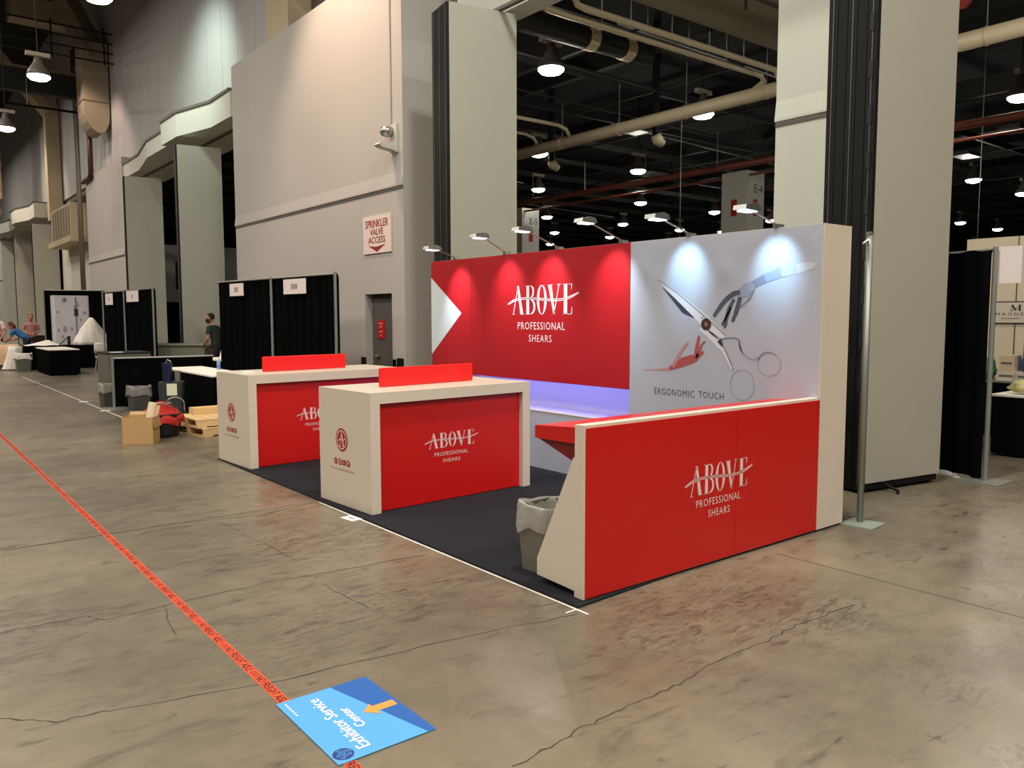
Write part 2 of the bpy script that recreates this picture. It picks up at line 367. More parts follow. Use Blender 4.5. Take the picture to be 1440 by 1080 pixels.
def column(loc, txt):
    c = struct(MB().box(loc[0]-.45, loc[0]+.45, loc[1]-.45, loc[1]+.45, 0, 6.08).build('wall_column', WALL2), 'white hall column marked '+txt)
    v, f = fit_text(txt, -.05, .36, 0, .25); mb = MB(); mb.flat(v, f, (loc[0], loc[1]-.452, 5.45), (1,0,0), (0,0,1)); flatbuild(mb, 'lettering', INK, c)
    for O, U in (((loc[0], loc[1]-.453, 4.75), (1,0,0)), ((loc[0]-.453, loc[1], 4.75), (0,-1,0))):
        mb = MB(); mb.flat([(-.1, 0), (.12, 0), (.12, .5), (-.1, .5)], [(0,1,2,3)], O, U, (0,0,1)); flatbuild(mb, 'extinguisher_sign', mat('sign_red', (176, 30, 30), .5), c)
column((21.2, 15.3), 'E-4'); column((21.2, 26.0), 'E-5')
# pale partition seen through the gap in the far opening
pw = struct(MB().box(12.0, 18.0, 46, 46.3, 2.5, 5.6).build('wall_partition', WALL2), 'pale partition beyond the far opening')
MB().box(13.0, 14.6, 45.96, 46.0, 3.2, 4.7).build('window_pane', SEAL, pw)
struct(MB().box(12.0, 18.0, 45.5, 46.6, 0, 2.5).build('wall_partition_base', BLACKC), 'dark base beyond the far opening')

# door, signs, small fixtures on the wall
door = struct(MB().box(7.44, 7.499, 12.72, 13.68, .01, 2.12).build('door_1', GREYW), 'dark grey recessed door in the painted wall')
MB().box(7.30, 7.33, 12.58, 12.70, 0, .95).build('jamb_guard', SEAL, door); MB().box(7.27, 7.30, 13.70, 13.85, 0, .95).build('jamb_guard', SEAL, door)
MB().tube([(7.41, 13.55, .98), (7.41, 13.40, .98)], .022, 8).build('handle', ALU, door)
ds = tag(MB().box(7.425, 7.438, 13.20, 13.49, 1.31, 1.66).build('door_sign', mat('sign_red', (176, 30, 30))), 'small red notice on the dark grey door', 'sign')
mb = MB()
for i, (a, b, z) in enumerate([(-.08, .08, 1.59), (-.05, .05, 1.53), (-.07, .07, 1.44), (-.03, .03, 1.37)]): mb.flat([(a, -.012), (b, -.012), (b, .012), (a, .012)], [(0,1,2,3)], (7.423, 13.345, z), (0,-1,0), (0,0,1))
flatbuild(mb, 'lettering', mat('pink_ink', (230, 140, 130)), ds)
sg = tag(MB().box(7.275, 7.297, 12.66, 13.69, 2.88, 3.56).build('wall_sign', mat('sign_white', (226, 210, 204), .5)), 'white sprinkler valve access sign with red letters on painted wall', 'sign')
mb = MB(); O = (7.272, 13.69, 2.88); U = (0,-1,0); V = (0,0,1)
for s_, a, b, z0, z1 in (('SPRINKLER', .09, .94, .47, .61), ('VALVE', .27, .76, .33, .445), ('ACCESS', .20, .83, .185, .30)):
    v, f = fit_text(s_, a, b, z0, z1)
    for dx in (-.004, .004): mb.flat([(p[0]+dx, p[1]) for p in v], f, O, U, V, dx*.05)
mb.flat([(.2, .145), (.5, .115), (.83, .15), (.52, .025)], [(0,3,2,1)], O, U, V)
flatbuild(mb, 'lettering', mat('sign_red_ink', (150, 26, 28)), sg)
pp = tag(MB().box(7.262, 7.298, 12.31, 12.50, .55, .98).build('wall_plate', SEAL), 'dark box low on the wall beside the grey door', 'wall box')
cm = thing('wall_camera', 'white bracket camera with dome on the painted wall corner', 'camera', (7.3, 12.5, 4.72))
MB().box(-.04, 0, -.10, .10, -.14, .34).build('back_plate', WALL2, cm); MB().lathe([(.02, -.1), (.1, -.07), (.13, 0), (.1, .07), (.02, .1)], (-.12, .08, .22), 14).build('dome', ALU, cm, True)
MB().prism([(-.0, -.02), (-.32, .0), (-.36, -.04), (-.30, -.08), (0, -.12)], 'y', -.06, .12).build('arm', WALL2, cm)
tag(MB().tube([(7.285, 12.62, 5.1), (7.285, 12.62, 7.95)], .015, 6).build('wall_conduit', WALL, None), 'thin painted conduit rising from the wall camera', 'conduit')

# ================================================================== folded partition stacks
def panel_proto(width):
    p = thing('partition_panel', 'x', 'partition')
    MB().box(.035, width, 0, .105, .10, 6.39).build('face_panel', PANEL, p)
    MB().box(-.008, .04, .004, .108, .03, 6.385).build('edge_seal', SEAL, p)
    MB().box(-.014, .0, .048, .056, .08, 6.38).build('edge_trim', mat('edge_steel', (96, 98, 98), .4, metal=.5), p)
    MB().box(.05, width-.02, .02, .085, .03, .10).build('bottom_seal', SEAL, p)
    return p
proto = None
stacks = [((7.40, 3.895), 'behind the end of the red low wall', 5), ((6.90, 10.264), 'beside the corner of the painted wall', 5), ((6.64, 23.10), 'behind the grey tub cart', 4),
          ((6.72, 29.3), 'past the grey tub cart', 4), ((6.39, 47.0), 'far down the aisle', 3), ((6.42, 54.0), 'at the far end of the aisle', 3)]
ang = math.radians(-10); nx, ny = math.sin(math.radians(10)), math.cos(math.radians(10))
for (A, where, n) in stacks:
    for k in range(n):
        lab = ('grey-cream front panel of the folded partition stack ' if k == 0 else 'dark-edged panel folded in the partition stack ')+where
        loc = (A[0]+nx*k*.112, A[1]+ny*k*.112, 0)
        if proto is None: proto = panel_proto(1.18); q = proto; q.location = loc; q.rotation_euler = (0, 0, ang); q['label'] = lab
        else: q = copy_tree(proto, loc, ang, lab)
        q['group'] = 'folded partition panels '+where
        if k % 2 == 1:
            for c_ in list(q.children):
                if c_.name.startswith('edge_trim'): bpy.data.objects.remove(c_)
# latches and floor hook on the near stack
q = [o for o in COL.objects if o.name == 'partition_panel'][0]
for k in range(11): MB().box(-.02, .0, .035, .075, 1.0+k*.42, 1.16+k*.42).build('edge_latch', DARKS, q)
MB().tube([(.32, .05, .1), (.33, -.06, .05), (.36, -.13, .02), (.31, -.16, .012)], .014, 8).build('floor_strap', SEAL, q)

# ================================================================== BOOTH
CZ0 = .014; CZ = .017
carpet = tag(MB().prism([(3.175, 3.385), (4.15, 3.44), (6.25, 3.44), (6.25, 9.78), (3.175, 9.78)], 'z', 0, CZ0).build('carpet', CARP), 'black carpet of the red and white booth', 'carpet')
# --- back wall (0.4 m deep, lit niche under the red header)
bw = thing('booth_back_wall', 'tall booth back wall with red logo panel and white scissors graphic', 'display wall', (5.807, 3.43, CZ))
# local: x into the wall 0..0.4, y along 0..5.62, z
T = 2.425
y1, y2, y3 = 2.04, 4.70, 5.62
mb = MB(); mb.box(.002, .40, 0, y1, 0, T); mb.build('end_tower', WHT, bw)
mb = MB(); mb.box(.002, .40, y2, y3, 0, T); mb.build('end_tower', WHT, bw)
mb = MB(); mb.box(.002, .40, y1, y2, 0, .65); mb.box(.36, .40, y1, y2, .65, 1.0); mb.box(.002, .40, y1, y2, 1.0, T); mb.build('niche_body', WHT, bw)
pr = MB().box(-.004, .002, .012, y1-.008, 0, T-.004).build('graphic_panel', WPR, bw)
MB().box(-.006, .002, y1+.004, y2-.003, .985, T-.002).build('logo_panel', REDP, bw)
MB().box(-.006, .002, y2+.003, y3, 0, T-.002).build('logo_panel', REDP, bw)
MB().box(-.006, .002, y1+.004, y2-.003, 0, .645).build('base_panel', WPR, bw)
MB().box(-.012, .02, y1, y2, .642, .655).build('niche_lip', WHT, bw)
MB().box(.05, .075, y1+.02, y2-.02, .975, .99).build('led_strip', mat('led_violet', (120, 125, 255), .4, emit=1.2), bw)
def wy(y_, z_): return (3.43+5.62-y_, z_-CZ)     # (y,z) world -> u along -y
O = (0, 5.62, 0); U = (0,-1,0); V = (0,0,1)
mb = MB(); mb.flat([wy(9.05, 2.235), wy(9.05, 1.222), wy(8.35, 1.765)], [(0,1,2)], O, U, V, .008); flatbuild(mb, 'white_triangle', mat('pale_print', (214, 226, 234), .45), bw)
g0 = lambda y_: 9.05-y_
put_logo('lettering', bw, O, U, V, g0(7.30), g0(6.30), 1.745-CZ, 2.07-CZ, g0(7.22), g0(6.415), 1.575-CZ, 1.66-CZ, g0(7.02), g0(6.63), 1.438-CZ, 1.518-CZ, mat('bright_lettering', (240, 226, 230), .5), .009)
mb = MB(); v, f = fit_text('ERGONOMIC', g0(5.14), g0(4.665), .985-CZ, 1.047-CZ, 1.15); mb.flat(v, f, O, U, V, .006)
v, f = fit_text('TOUCH', g0(4.615), g0(4.34), .992-CZ, 1.05-CZ, 1.15); mb.flat(v, f, O, U, V, .006); flatbuild(mb, 'lettering', mat('grey_ink', (84, 84, 92)), bw)
# scissors and two reaching hands print
def pt(L_): return [wy(*p) for p in L_]
tones = {}
def draw(tone, shape, off=.006):
    tones.setdefault(tone, MB()).flat(shape[0], shape[1], O, U, V, off)
def poly(L_): p = pt(L_); return p, [tuple(range(len(p)))]
draw('steel_light', ribbon(pt([(5.13, 2.075), (4.86, 1.895), (4.58, 1.695), (4.34, 1.537)]), [.004, .075, .105, .05]))
draw('steel_dark', ribbon(pt([(5.06, 1.995), (4.93, 1.89), (4.80, 1.775), (4.685, 1.712)]), [.003, .03, .05, .008]), .007)
draw('steel_mid', ribbon(pt([(5.12, 2.07), (4.86, 1.925), (4.58, 1.735), (4.33, 1.555)]), .010), .0072)
draw('steel_mid', ribbon(pt([(4.60, 1.70), (4.575, 1.725)]), .008), .0073)
draw('steel_light', ribbon(smoothcurve(pt([(4.60, 1.62), (4.47, 1.53), (4.37, 1.44), (4.25, 1.268)]), 5), [.055]*6+[.06]*4+[.03]*6), .0062)
draw('steel_dark', ribbon(pt([(4.54, 1.607), (4.47, 1.565), (4.405, 1.52)]), [.004, .022, .004]), .007)
draw('steel_dark', ribbon(pt([(4.40, 1.515), (4.36, 1.46)]), [.05, .02]), .007)
draw('steel_mid', ribbon(smoothcurve(pt([(4.36, 1.47), (4.30, 1.37), (4.245, 1.265)]), 4), .012), .0071)
draw('steel_mid', ribbon(smoothcurve(pt([(4.376, 1.523), (4.265, 1.536), (4.195, 1.520), (4.185, 1.463), (4.149, 1.406)]), 5), .014), .0071)
draw('steel_dark', ribbon(pt([(4.195, 1.515), (4.175, 1.45), (4.155, 1.41)]), [.006, .014, .006]), .0074)
draw('steel_pale', ribbon(smoothcurve(pt([(4.149, 1.406), (4.06, 1.36), (4.0, 1.375), (3.98, 1.36)]), 4), .014), .0071)
c = wy(4.152, 1.135); draw('steel_pale', ringpoly(c, .125, .135, .008))
c = wy(3.892, 1.323); draw('steel_pale', ringpoly(c, .115, .10, .008))
draw('steel_mid', ribbon(smoothcurve(pt([(3.995, 1.36), (3.96, 1.41), (3.89, 1.425), (3.82, 1.40)]), 4), .008), .0071)
c = wy(4.543, 1.652); draw('pivot_brown', disc(c, .052, .05), .0080); draw('pivot_gold', disc(c, .02, .02), .0085); draw('steel_dark', ringpoly(c, .056, .054, .007), .0082)
for i, (a, b, wd, tn) in enumerate([((3.50, 2.125), (3.66, 2.10), (.05, .08), 'arm_faint'), ((3.66, 2.10), (3.80, 2.08), (.08, .09), 'arm_pale'), ((3.80, 2.08), (3.95, 2.035), (.09, .075), 'arm_blue'), ((3.95, 2.035), (4.09, 1.975), (.075, .065), 'arm_grey')]):
    draw(tn, ribbon(pt([a, b]), list(wd)))
draw('arm_blue', ribbon(pt([(4.06, 1.985), (4.13, 1.945), (4.22, 1.905)]), [.07, .115, .06]), .0065)
for L_, wd in (([(4.19, 1.925), (4.26, 1.915), (4.35, 1.855), (4.42, 1.775), (4.465, 1.72)], [.04, .042, .04, .034, .016]), ([(4.25, 1.87), (4.295, 1.80), (4.325, 1.71), (4.345, 1.62)], [.03, .04, .034, .016]), ([(4.19, 1.885), (4.215, 1.80), (4.24, 1.73), (4.27, 1.675)], [.04, .042, .034, .018]), ([(4.28, 1.80), (4.34, 1.70), (4.375, 1.645)], [.016, .024, .012])):
    draw('hand_dark', ribbon(smoothcurve(pt(L_), 3), [wd[min(int(i/3), len(wd)-1)] for i in range(3*(len(wd)-1)+1)]), .0072)
draw('arm_grey', ribbon(smoothcurve(pt([(4.06, 1.94), (4.10, 1.87), (4.19, 1.80)]), 4), [.02]*5+[.014]*4), .0072)
draw('hand_pink', ribbon(pt([(5.29, 1.205), (5.10, 1.22), (4.95, 1.235)]), [.004, .014, .03]))
draw('hand_red', ribbon(pt([(4.96, 1.232), (4.90, 1.262), (4.80, 1.305), (4.70, 1.335), (4.63, 1.355)]), [.03, .055, .085, .08, .045]), .0065)
for L_, wd in (([(4.92, 1.255), (4.87, 1.33), (4.81, 1.42), (4.74, 1.49)], [.035, .036, .026, .012]), ([(4.66, 1.345), (4.645, 1.42), (4.632, 1.49), (4.618, 1.55)], [.04, .04, .03, .014]), ([(4.64, 1.36), (4.605, 1.43), (4.585, 1.475), (4.55, 1.50)], [.028, .024, .018, .01]), ([(4.66, 1.33), (4.61, 1.375), (4.565, 1.41)], [.03, .026, .012])):
    draw('hand_red' if L_[0][0] < 4.9 else 'hand_pink', ribbon(smoothcurve(pt(L_), 3), [wd[min(int(i/3), len(wd)-1)] for i in range(3*(len(wd)-1)+1)]), .0072)
TC = dict(steel_light=(214, 219, 228), steel_dark=(52, 60, 78), steel_mid=(124, 130, 146), steel_pale=(158, 160, 176), pivot_brown=(58, 44, 42), pivot_gold=(140, 100, 80), arm_faint=(196, 204, 218), arm_pale=(172, 184, 206), arm_blue=(146, 160, 188), arm_grey=(124, 136, 162), hand_dark=(74, 84, 104), hand_red=(172, 84, 84), hand_pink=(190, 140, 146))
for k, mb in tones.items(): flatbuild(mb, 'printed_scissors' if 'steel' in k or 'pivot' in k else 'printed_hand', mat('print_'+k, TC[k], .5), bw)
light('niche_led_light', 'AREA', (5.807+.10, 3.43+(y1+y2)/2, .99), (5.807+.22, 3.43+(y1+y2)/2, .6), 12, (.15, .20, 1), shape='RECTANGLE', size=.06, size_y=2.5)
nl = bpy.data.objects['niche_led_light']; nl.rotation_euler = (0, math.radians(-25), 0)
# --- arm lights clamped on the wall top
armp = None
ARMS = [(8.50, 8.36, .10, 'above the white triangle'), (7.47, 7.38, .17, 'behind the start of the back wall logo'), (6.55, 6.62, .18, 'above the middle of the back wall logo'), (5.60, 5.66, .18, 'at the edge of the red logo panel'), (4.76, 4.76, .13, 'above the scissors tip'), (3.86, 3.84, .11, 'above the printed grey hand')]
for i, (yb, yh, dz, where) in enumerate(ARMS):
    a = thing('arm_light', 'silver arm spotlight '+where, 'spotlight', (5.83, yb, CZ+T), 0, 'arm spotlights on the booth wall')
    MB().box(-.035, .05, -.025, .025, 0, .03).build('clamp', ALU, a)
    hd = Vector((-.40, yh-yb, dz))
    MB().tube([(0, 0, .02), tuple(hd)], .008, 8).build('arm', ALU, a)
    h = MB().prism([(-.15, -.005), (-.14, .03), (-.03, .05), (.03, .035), (.05, .0), (.04, -.012)], 'y', -.06, .06).build('lamp_head', ALU, a); h.location = hd
    e = MB().box(-.12, .02, -.045, .045, -.018, -.012).build('lens', mat('spot_lens', (225, 240, 255), .3, emit=4), h)
    whi = i >= 4
    light('arm_spot_light', 'SPOT', (5.83-.42, yh, CZ+T+dz-.035), (5.807, yh, 1.96 if not whi else 2.14), (88 if not whi else 66), (.48, .77, 1) if whi else (.85, .9, 1), spot_size=math.radians(68 if not whi else 56), spot_blend=1.0, shadow_soft_size=.04)
# --- red low wall with K-shaped section
lw = thing('reception_wall', 'low red booth front wall with white edge, logo and red shelf', 'display wall', (3.262, 3.43, CZ))
Lw = 5.807-3.262
MB().box(0, Lw, .004, .085, 0, 1.062).build('core_panel', WHT, lw)
for a, b in ((.0125, 1.478), (1.481, Lw)): MB().box(a, b, -.004, .004, .005, 1.045).build('front_panel', RED, lw)
MB().prism([(.085, .035), (.44, .05), (.44, .16), (.425, .19), (.10, .86), (.085, .86)], 'x', .003, Lw).build('slanted_base', WHT, lw)
MB().prism([(.085, .945), (.455, .94), (.455, 1.02), (.085, 1.045)], 'x', -.002, Lw).build('shelf', RED, lw)
MB().prism([(.085, .83), (.10, .83), (.44, .94), (.085, .945)], 'x', .010, Lw).build('shelf_bracket', mat('shaded_red_underside', (104, 10, 12), .5), lw)  # shade below the shelf is put into the wedge's darker red
MB().box(.06, .16, .10, .19, 0, .035).build('foot', WHT, lw)
put_logo('lettering', lw, (0, 0, 0), (1,0,0), (0,0,1), 4.245-3.262, 4.865-3.262, .51-CZ, .715-CZ, 4.30-3.262, 4.793-3.262, .425-CZ, .477-CZ, 4.433-3.262, 4.672-3.262, .343-CZ, .394-CZ, None, .006)
# --- counters
def counter(loc, rz, label, blabel, W=1.845, D=.92):
    c = thing('counter', label, 'counter', loc, rz, None)
    h = 1.056
    mb = MB(); mb.box(0, .095, 0, D, 0, h); mb.box(W-.095, W, 0, D, 0, h); mb.box(.095, W-.095, 0, D, .958, h); mb.build('waterfall_top', WHT, c)
    MB().box(.095, W-.095, .055, .075, .004, .958).build('front_panel', RED, c)
    MB().box(.095, W-.095, D-.05, D-.03, .004, .958).build('back_panel', WHT, c)
    put_logo('lettering', c, (0, .055, 0), (1,0,0), (0,0,1), .65, 1.165, .495, .635, .705, 1.095, .418, .455, .80, 1.0, .355, .39, None, .003)
    O = (0, D, 0); U = (0,-1,0); V = (0,0,1); off = .003; s = D-.50
    e = MB(); v, f = disc((s, .60), .105, .105); e.flat(v, f, O, U, V, off); flatbuild(e, 'emblem', mat('emblem_red', (158, 34, 34)), c)
    e = MB(); v, f = ringpoly((s, .60), .088, .088, .010); e.flat(v, f, O, U, V, off+.001)
    for v, f in (ribbon([(s-.03, .54), (s, .66)], .008), ribbon([(s+.035, .54), (s, .665)], .016), ribbon(smoothcurve([(s-.06, .585), (s-.02, .605), (s+.02, .592), (s+.06, .615)], 4), .010), ribbon([(s-.045, .54), (s-.015, .54)], .008), ribbon([(s+.015, .54), (s+.055, .54)], .008)): e.flat(v, f, O, U, V, off+.001)
    flatbuild(e, 'emblem_mark', LETT, c)
    for k in range(4):
        cx = s-.115+k*.075; v, f = disc((cx, .395), .030, .030, 16) if k != 2 else ([(cx-.032, .372), (cx+.032, .372), (cx+.032, .418), (cx-.032, .418)], [(0,1,2,3)])
        ic = MB(); ic.flat(v, f, O, U, V, off); ic = flatbuild(ic, 'social_icon', MATS['emblem_red'], c); iw = MB()
        if k == 0: sh = [ribbon([(cx+.002, .375), (cx+.002, .405), (cx+.010, .413)], .007), ribbon([(cx-.008, .398), (cx+.012, .398)], .006)]
        elif k == 1: sh = [ringpoly((cx, .395), .018, .018, .005), disc((cx, .395), .007, .007, 10)]
        elif k == 2: sh = [([(cx-.008, .384), (cx+.012, .395), (cx-.008, .406)], [(0,1,2)])]
        else: sh = [([(cx-.014, .405), (cx-.004, .383), (cx+.015, .400), (cx+.004, .410)], [(0,1,2,3)])]
        for v, f in sh: iw.flat(v, f, O, U, V, off+.001)
        flatbuild(iw, 'icon_mark', WHT, ic)
    lt = MB(); v, f = fit_text('FOLLOW @ABOVESHEARS', s-.215, s+.21, .312, .336); lt.flat(v, f, O, U, V, off); flatbuild(lt, 'lettering', mat('rose_ink', (172, 110, 96)), c)
    b = tag(MB().box(0, 1.13, 0, .035, 0, .18).build('red_bar', REDB), blabel, 'sign bar', 'red bars on the counters')
    bv = b.modifiers.new('b', 'BEVEL'); bv.width = .012; bv.segments = 2
    R = Matrix.Rotation(rz, 4, 'Z'); p = R @ Vector((.37, .43, 0)); b.location = (loc[0]+p.x, loc[1]+p.y, loc[2]+h); b.rotation_euler = (0, 0, rz+math.radians(2.5))
    return c
counter((3.275, 6.092, CZ), math.radians(2.73), 'white counter with red front panel next to the low red wall', 'red bar on top of the counter next to the low red wall')
counter((3.22, 8.809, CZ), math.radians(2.73), 'white counter with red front panel beside the wooden pallets', 'red bar on top of the counter beside the pallets', W=2.05)
# small papers on the far counter
for k, (x, y_, rz) in enumerate([(3.45, 9.45, .3), (3.62, 9.35, 1.1), (3.36, 9.2, .1)]):
    p = tag(MB().box(-.07, .07, -.05, .05, 0, .004).build('paper_card', WPAP), 'small white card lying on the counter beside the pallets', 'card', 'cards on the counter'); p.location = (x, y_, CZ+1.056); p.rotation_euler = (0, 0, rz)
# bin with liner
def bin_(loc, rz, label, w=.36, d=.27, h=.44, liner=True, m_=GREYP, lm=LINER, group=None):
    b = thing('waste_bin', label, 'bin', loc, rz, group)
    MB().rbox(w, d, 0, h, .82, .03, open_top=True).build('bin_body', m_, b)
    if liner:
        mb = MB(); n = 48; rows = [(-.155, 1.07), (-.12, 1.10), (-.06, 1.07), (.0, 1.05), (.022, 1.03), (.02, .98), (-.02, .92), (-.12, .84), (-.25, .7)]
        for j, (dz, s_) in enumerate(rows):
            for k in range(n):
                a = 2*math.pi*k/n; ca, sa = math.cos(a), math.sin(a); q = (abs(ca)**5+abs(sa)**5)**(-1/5)
                wob = 1+.022*math.sin(3*a+j*.9)+.016*math.sin(7*a-j*.6)+.006*math.sin(15*a+j*1.7)
                mb.v.append((ca*q*w/2*s_*wob, sa*q*d/2*s_*wob, h+dz+.014*math.sin(2*a+.6*j)+.007*math.sin(5*a+j*.4)+(.022*math.sin(4*a+1) if j == 0 else 0)))
        for j in range(len(rows)-1):
            for k in range(n): mb.f.append((j*n+k, j*n+(k+1) % n, (j+1)*n+(k+1) % n, (j+1)*n+k))
        mb.build('liner', lm, b, True)
    return b
bin_((3.52, 4.06, CZ), .05, 'grey waste bin with clear plastic liner behind the low red wall')
# upright pole with base beside the booth
def pole(name, loc, h, label, base=.23, rz=0):
    p = thing(name, label, 'pole', loc, rz)
    MB().tube([(0,0,.012), (0,0,h)], .025, 14).build('upright', STEEL, p, True); MB().box(-base, base*.6, -base, base*.6, 0, .010).build('base_plate', mat('base_steel', (150, 160, 150), .4, metal=.3), p); MB().tube([(0,0,h-.01), (0,0,h+.012)], .030, 14).build('cap', ALU, p)
    return p
pp_ = pole('pipe_upright', (6.36, 3.36, 0), 2.39, 'steel drape upright on flat base at the booth wall end', .17, .1)
MB().tube([(-.02, 0, 2.3), (-.09, -.02, 2.33), (-.13, .0, 2.30)], .010, 8).build('hook', ALU, pp_)
# floor markings of the booth
tag(MB().box(3.152, 3.164, 3.28, 6.9, 0, .002).build('floor_tape', WPAP), 'thin white marking line along the black carpet edge', 'floor tape')
tag(MB().box(3.07, 3.15, 3.375, 3.385, 0, .002).build('floor_tape', WPAP), 'short white cross mark by the carpet corner', 'floor tape')
ct = tag(MB().box(-.055, .055, -.09, .09, 0, .003).build('floor_card', WPAP), 'white booth number card on floor by the nearer counter', 'card'); ct.location = (3.115, 6.16, 0); ct.rotation_euler = (0, 0, .1)
mb = MB()
for k in range(4): mb.flat([(-.05+k*.025, -.012), (-.034+k*.025, -.012), (-.034+k*.025, .014), (-.05+k*.025, .014)], [(0,1,2,3)], (0,0,.0035), (0,1,0), (-1,0,0))
flatbuild(mb, 'print', INK, ct)
for (yy0, yy1) in ((14.35, 27.0),): tag(MB().box(3.235, 3.25, yy0, yy1, 0, .002).build('floor_tape', WPAP), 'thin white marking line running along the aisle', 'floor tape')
for yy in (14.32, 16.2, 18.2):
    tag(MB().box(3.16, 3.33, yy-.06, yy+.06, 0, .003).build('floor_card', WPAP), 'white card taped on the marking line along the aisle', 'card', 'cards on the aisle marking line')

# --- orange no-freight tape
tp = thing('floor_tape', 'orange printed no freight aisle tape stuck along the floor', 'floor tape', (1.352, 0, 0))
MB().box(-.026, .026, 2.0, 40, 0, .0016).build('tape', mat('orange_tape', (236, 86, 52), .45, var=.12, vscale=2), tp)
mb = MB(); v, f = fit_text('NO FREIGHT AISLE', 0, .335, -.021, .021); yy = 14.0
while yy > 2.3:
    for d_ in (-.0012, .0012): mb.flat([(p[0]+d_, p[1]) for p in v], f, (0, yy, .0022+d_*.05), (0,-1,0), (1,0,0))
    for k in range(4): a = .35+k*.018; mb.flat([(a, -.018), (a+.007, -.018), (a+.017, .018), (a+.010, .018)], [(0,1,2,3)], (0, yy, .0022), (0,-1,0), (1,0,0))
    yy -= .43
flatbuild(mb, 'lettering', mat('tape_ink', (44, 14, 10), .6), tp)
# --- blue floor sign
fs = thing('floor_sign', 'blue exhibitor service center floor sign with orange arrow', 'sign', (1.53, 3.045, .003))
MB().box(-.222, .222, -.31, .31, 0, .003).build('board', mat('sky_blue_print', (84, 160, 220), .4), fs)
mb = MB(); mb.flat([(.04, .31), (.185, -.31), (.222, -.31), (.222, .31)], [(0,1,2,3)], (0,0,.0038), (1,0,0), (0,1,0)); flatbuild(mb, 'dark_corner', mat('royal_blue_print', (34, 92, 168), .4), fs)
for txt, a0, a1, h0, xo in (('Exhibitor Service', -.255, .245, .058, -.052), ('Center', -.10, .09, .045, .012)):
    mb = MB(); v, f = fit_text(txt, a0, a1, 0, h0)
    for i, d_ in enumerate((-.0014, 0, .0014)): mb.flat([(p[0]+d_, p[1]) for p in v], f, (xo, 0, .0041+i*.0001), (0,1,0), (-1,0,0))
    flatbuild(mb, 'lettering', WPAP, fs)
for k in range(7):
    mb = MB(); mb.flat(*disc((.155+k*.02, 0), .006, .006, 8), (-.19, 0, .0042), (0,1,0), (-1,0,0)); flatbuild(mb, 'small_letter', WPAP, fs)
mb = MB(); mb.flat([(-.155, 0), (-.10, .055), (-.10, .026), (0, .026), (0, -.026), (-.10, -.026), (-.10, -.055)], [(0,6,5,4,3,2,1)], (.205, .0, .0045), (1,0,0), (0,1,0)); flatbuild(mb, 'arrow', mat('orange_print', (246, 150, 70), .4), fs)
mb = MB(); v, f = disc((0, 0), .043, .043); mb.flat(v, f, (-.172, -.25, .0040), (1,0,0), (0,1,0)); flatbuild(mb, 'emblem', mat('navy_print', (40, 60, 130), .4), fs)
mb = MB()
for k in range(9): a = k*2.4; rr = .010*math.sqrt(k)*1.15; mb.flat(*ringpoly((rr*math.cos(a), rr*math.sin(a)), .0085, .0085, .003, n=10), (-.172, -.25, .0046), (1,0,0), (0,1,0))
flatbuild(mb, 'emblem_mark', mat('sky_blue_print', (96, 178, 238)), fs)

exec_marker = True
# ================================================================== DRAPES
def drape(name, A, B, h, label, base_h=.03, pole_a=True, pole_b=True, mid=(), cloth=BLACKC, amp=.03):
    A = Vector((A[0], A[1], 0)); B = Vector((B[0], B[1], 0)); L_ = (B-A).length; d = (B-A)/L_; nrm = Vector((-d.y, d.x, 0))
    t = thing(name, label, 'drape', A)
    n = max(12, int(L_/.05)); mb = MB(); rows = [h, h-.06, h*.6, base_h]
    for j, z in enumerate(rows):
        for k in range(n+1):
            s_ = k/n*L_; a = amp*(math.sin(k*1.15)+.5*math.sin(k*.53+1))*(.35 if j == 0 else 1)
            mb.v.append(tuple(d*s_+nrm*(a+.04)+Vector((0,0,z-(.012*math.sin(k*.9) if j == 0 else 0)))))
    for j in range(len(rows)-1):
        for k in range(n): mb.f.append((j*(n+1)+k, j*(n+1)+k+1, (j+1)*(n+1)+k+1, (j+1)*(n+1)+k))
    mb.build('curtain', cloth, t, True)
    MB().tube([tuple(Vector((0,0,h))), tuple(d*L_+Vector((0,0,h)))], .018, 8).build('crossbar', STEEL, t)
    for s_ in ([0] if pole_a else [])+([L_] if pole_b else [])+list(mid):
        p = d*s_-nrm*.02*0
        MB().tube([tuple(p+Vector((0,0,.012))), tuple(p+Vector((0,0,h+.03)))], .026, 10).build('upright', STEEL, t)
        MB().box(p.x-.2, p.x+.2, p.y-.2, p.y+.2, 0, .012).build('base_plate', STEEL, t)
    return t
def idsign(loc, w_, h_, label, nmarks, rz):
    s = tag(MB().box(-.005, .005, -w_/2, w_/2, -h_/2, h_/2).build('booth_sign', mat('card_pink', (226, 214, 214), .7)), label, 'sign'); s.location = loc; s.rotation_euler = (0, 0, rz)
    mb = MB()
    for k in range(nmarks): mb.flat([(-.03*nmarks+k*.06, -.05), (-.03*nmarks+k*.06+.045, -.05), (-.03*nmarks+k*.06+.045, .05), (-.03*nmarks+k*.06, .05)], [(0,1,2,3)], (-.006, 0, 0), (0,-1,0), (0,0,1))
    flatbuild(mb, 'lettering', mat('smudge_ink', (140, 128, 130)), s); return s
drape('pipe_and_drape', (5.74, 17.4), (6.16, 12.62), 2.45, 'tall black drape with two paper signs before the painted wall', mid=(2.48,), pole_a=False)
idsign((5.795, 16.35, 2.27), .62, .25, 'smaller white paper sign on the black drape before the painted wall', 3, .09)
idsign((6.005, 13.95, 2.27), .82, .27, 'wider white paper sign on the black drape before the painted wall', 4, .09)
drape('pipe_and_drape', (5.41, 26.7), (5.62, 21.95), 2.45, 'black drape with steel end pole past the grey tub cart', mid=(2.2,))
idsign((5.415, 25.9, 2.24), .75, .33, 'small white sign on the black drape past the tub cart', 2, .05)
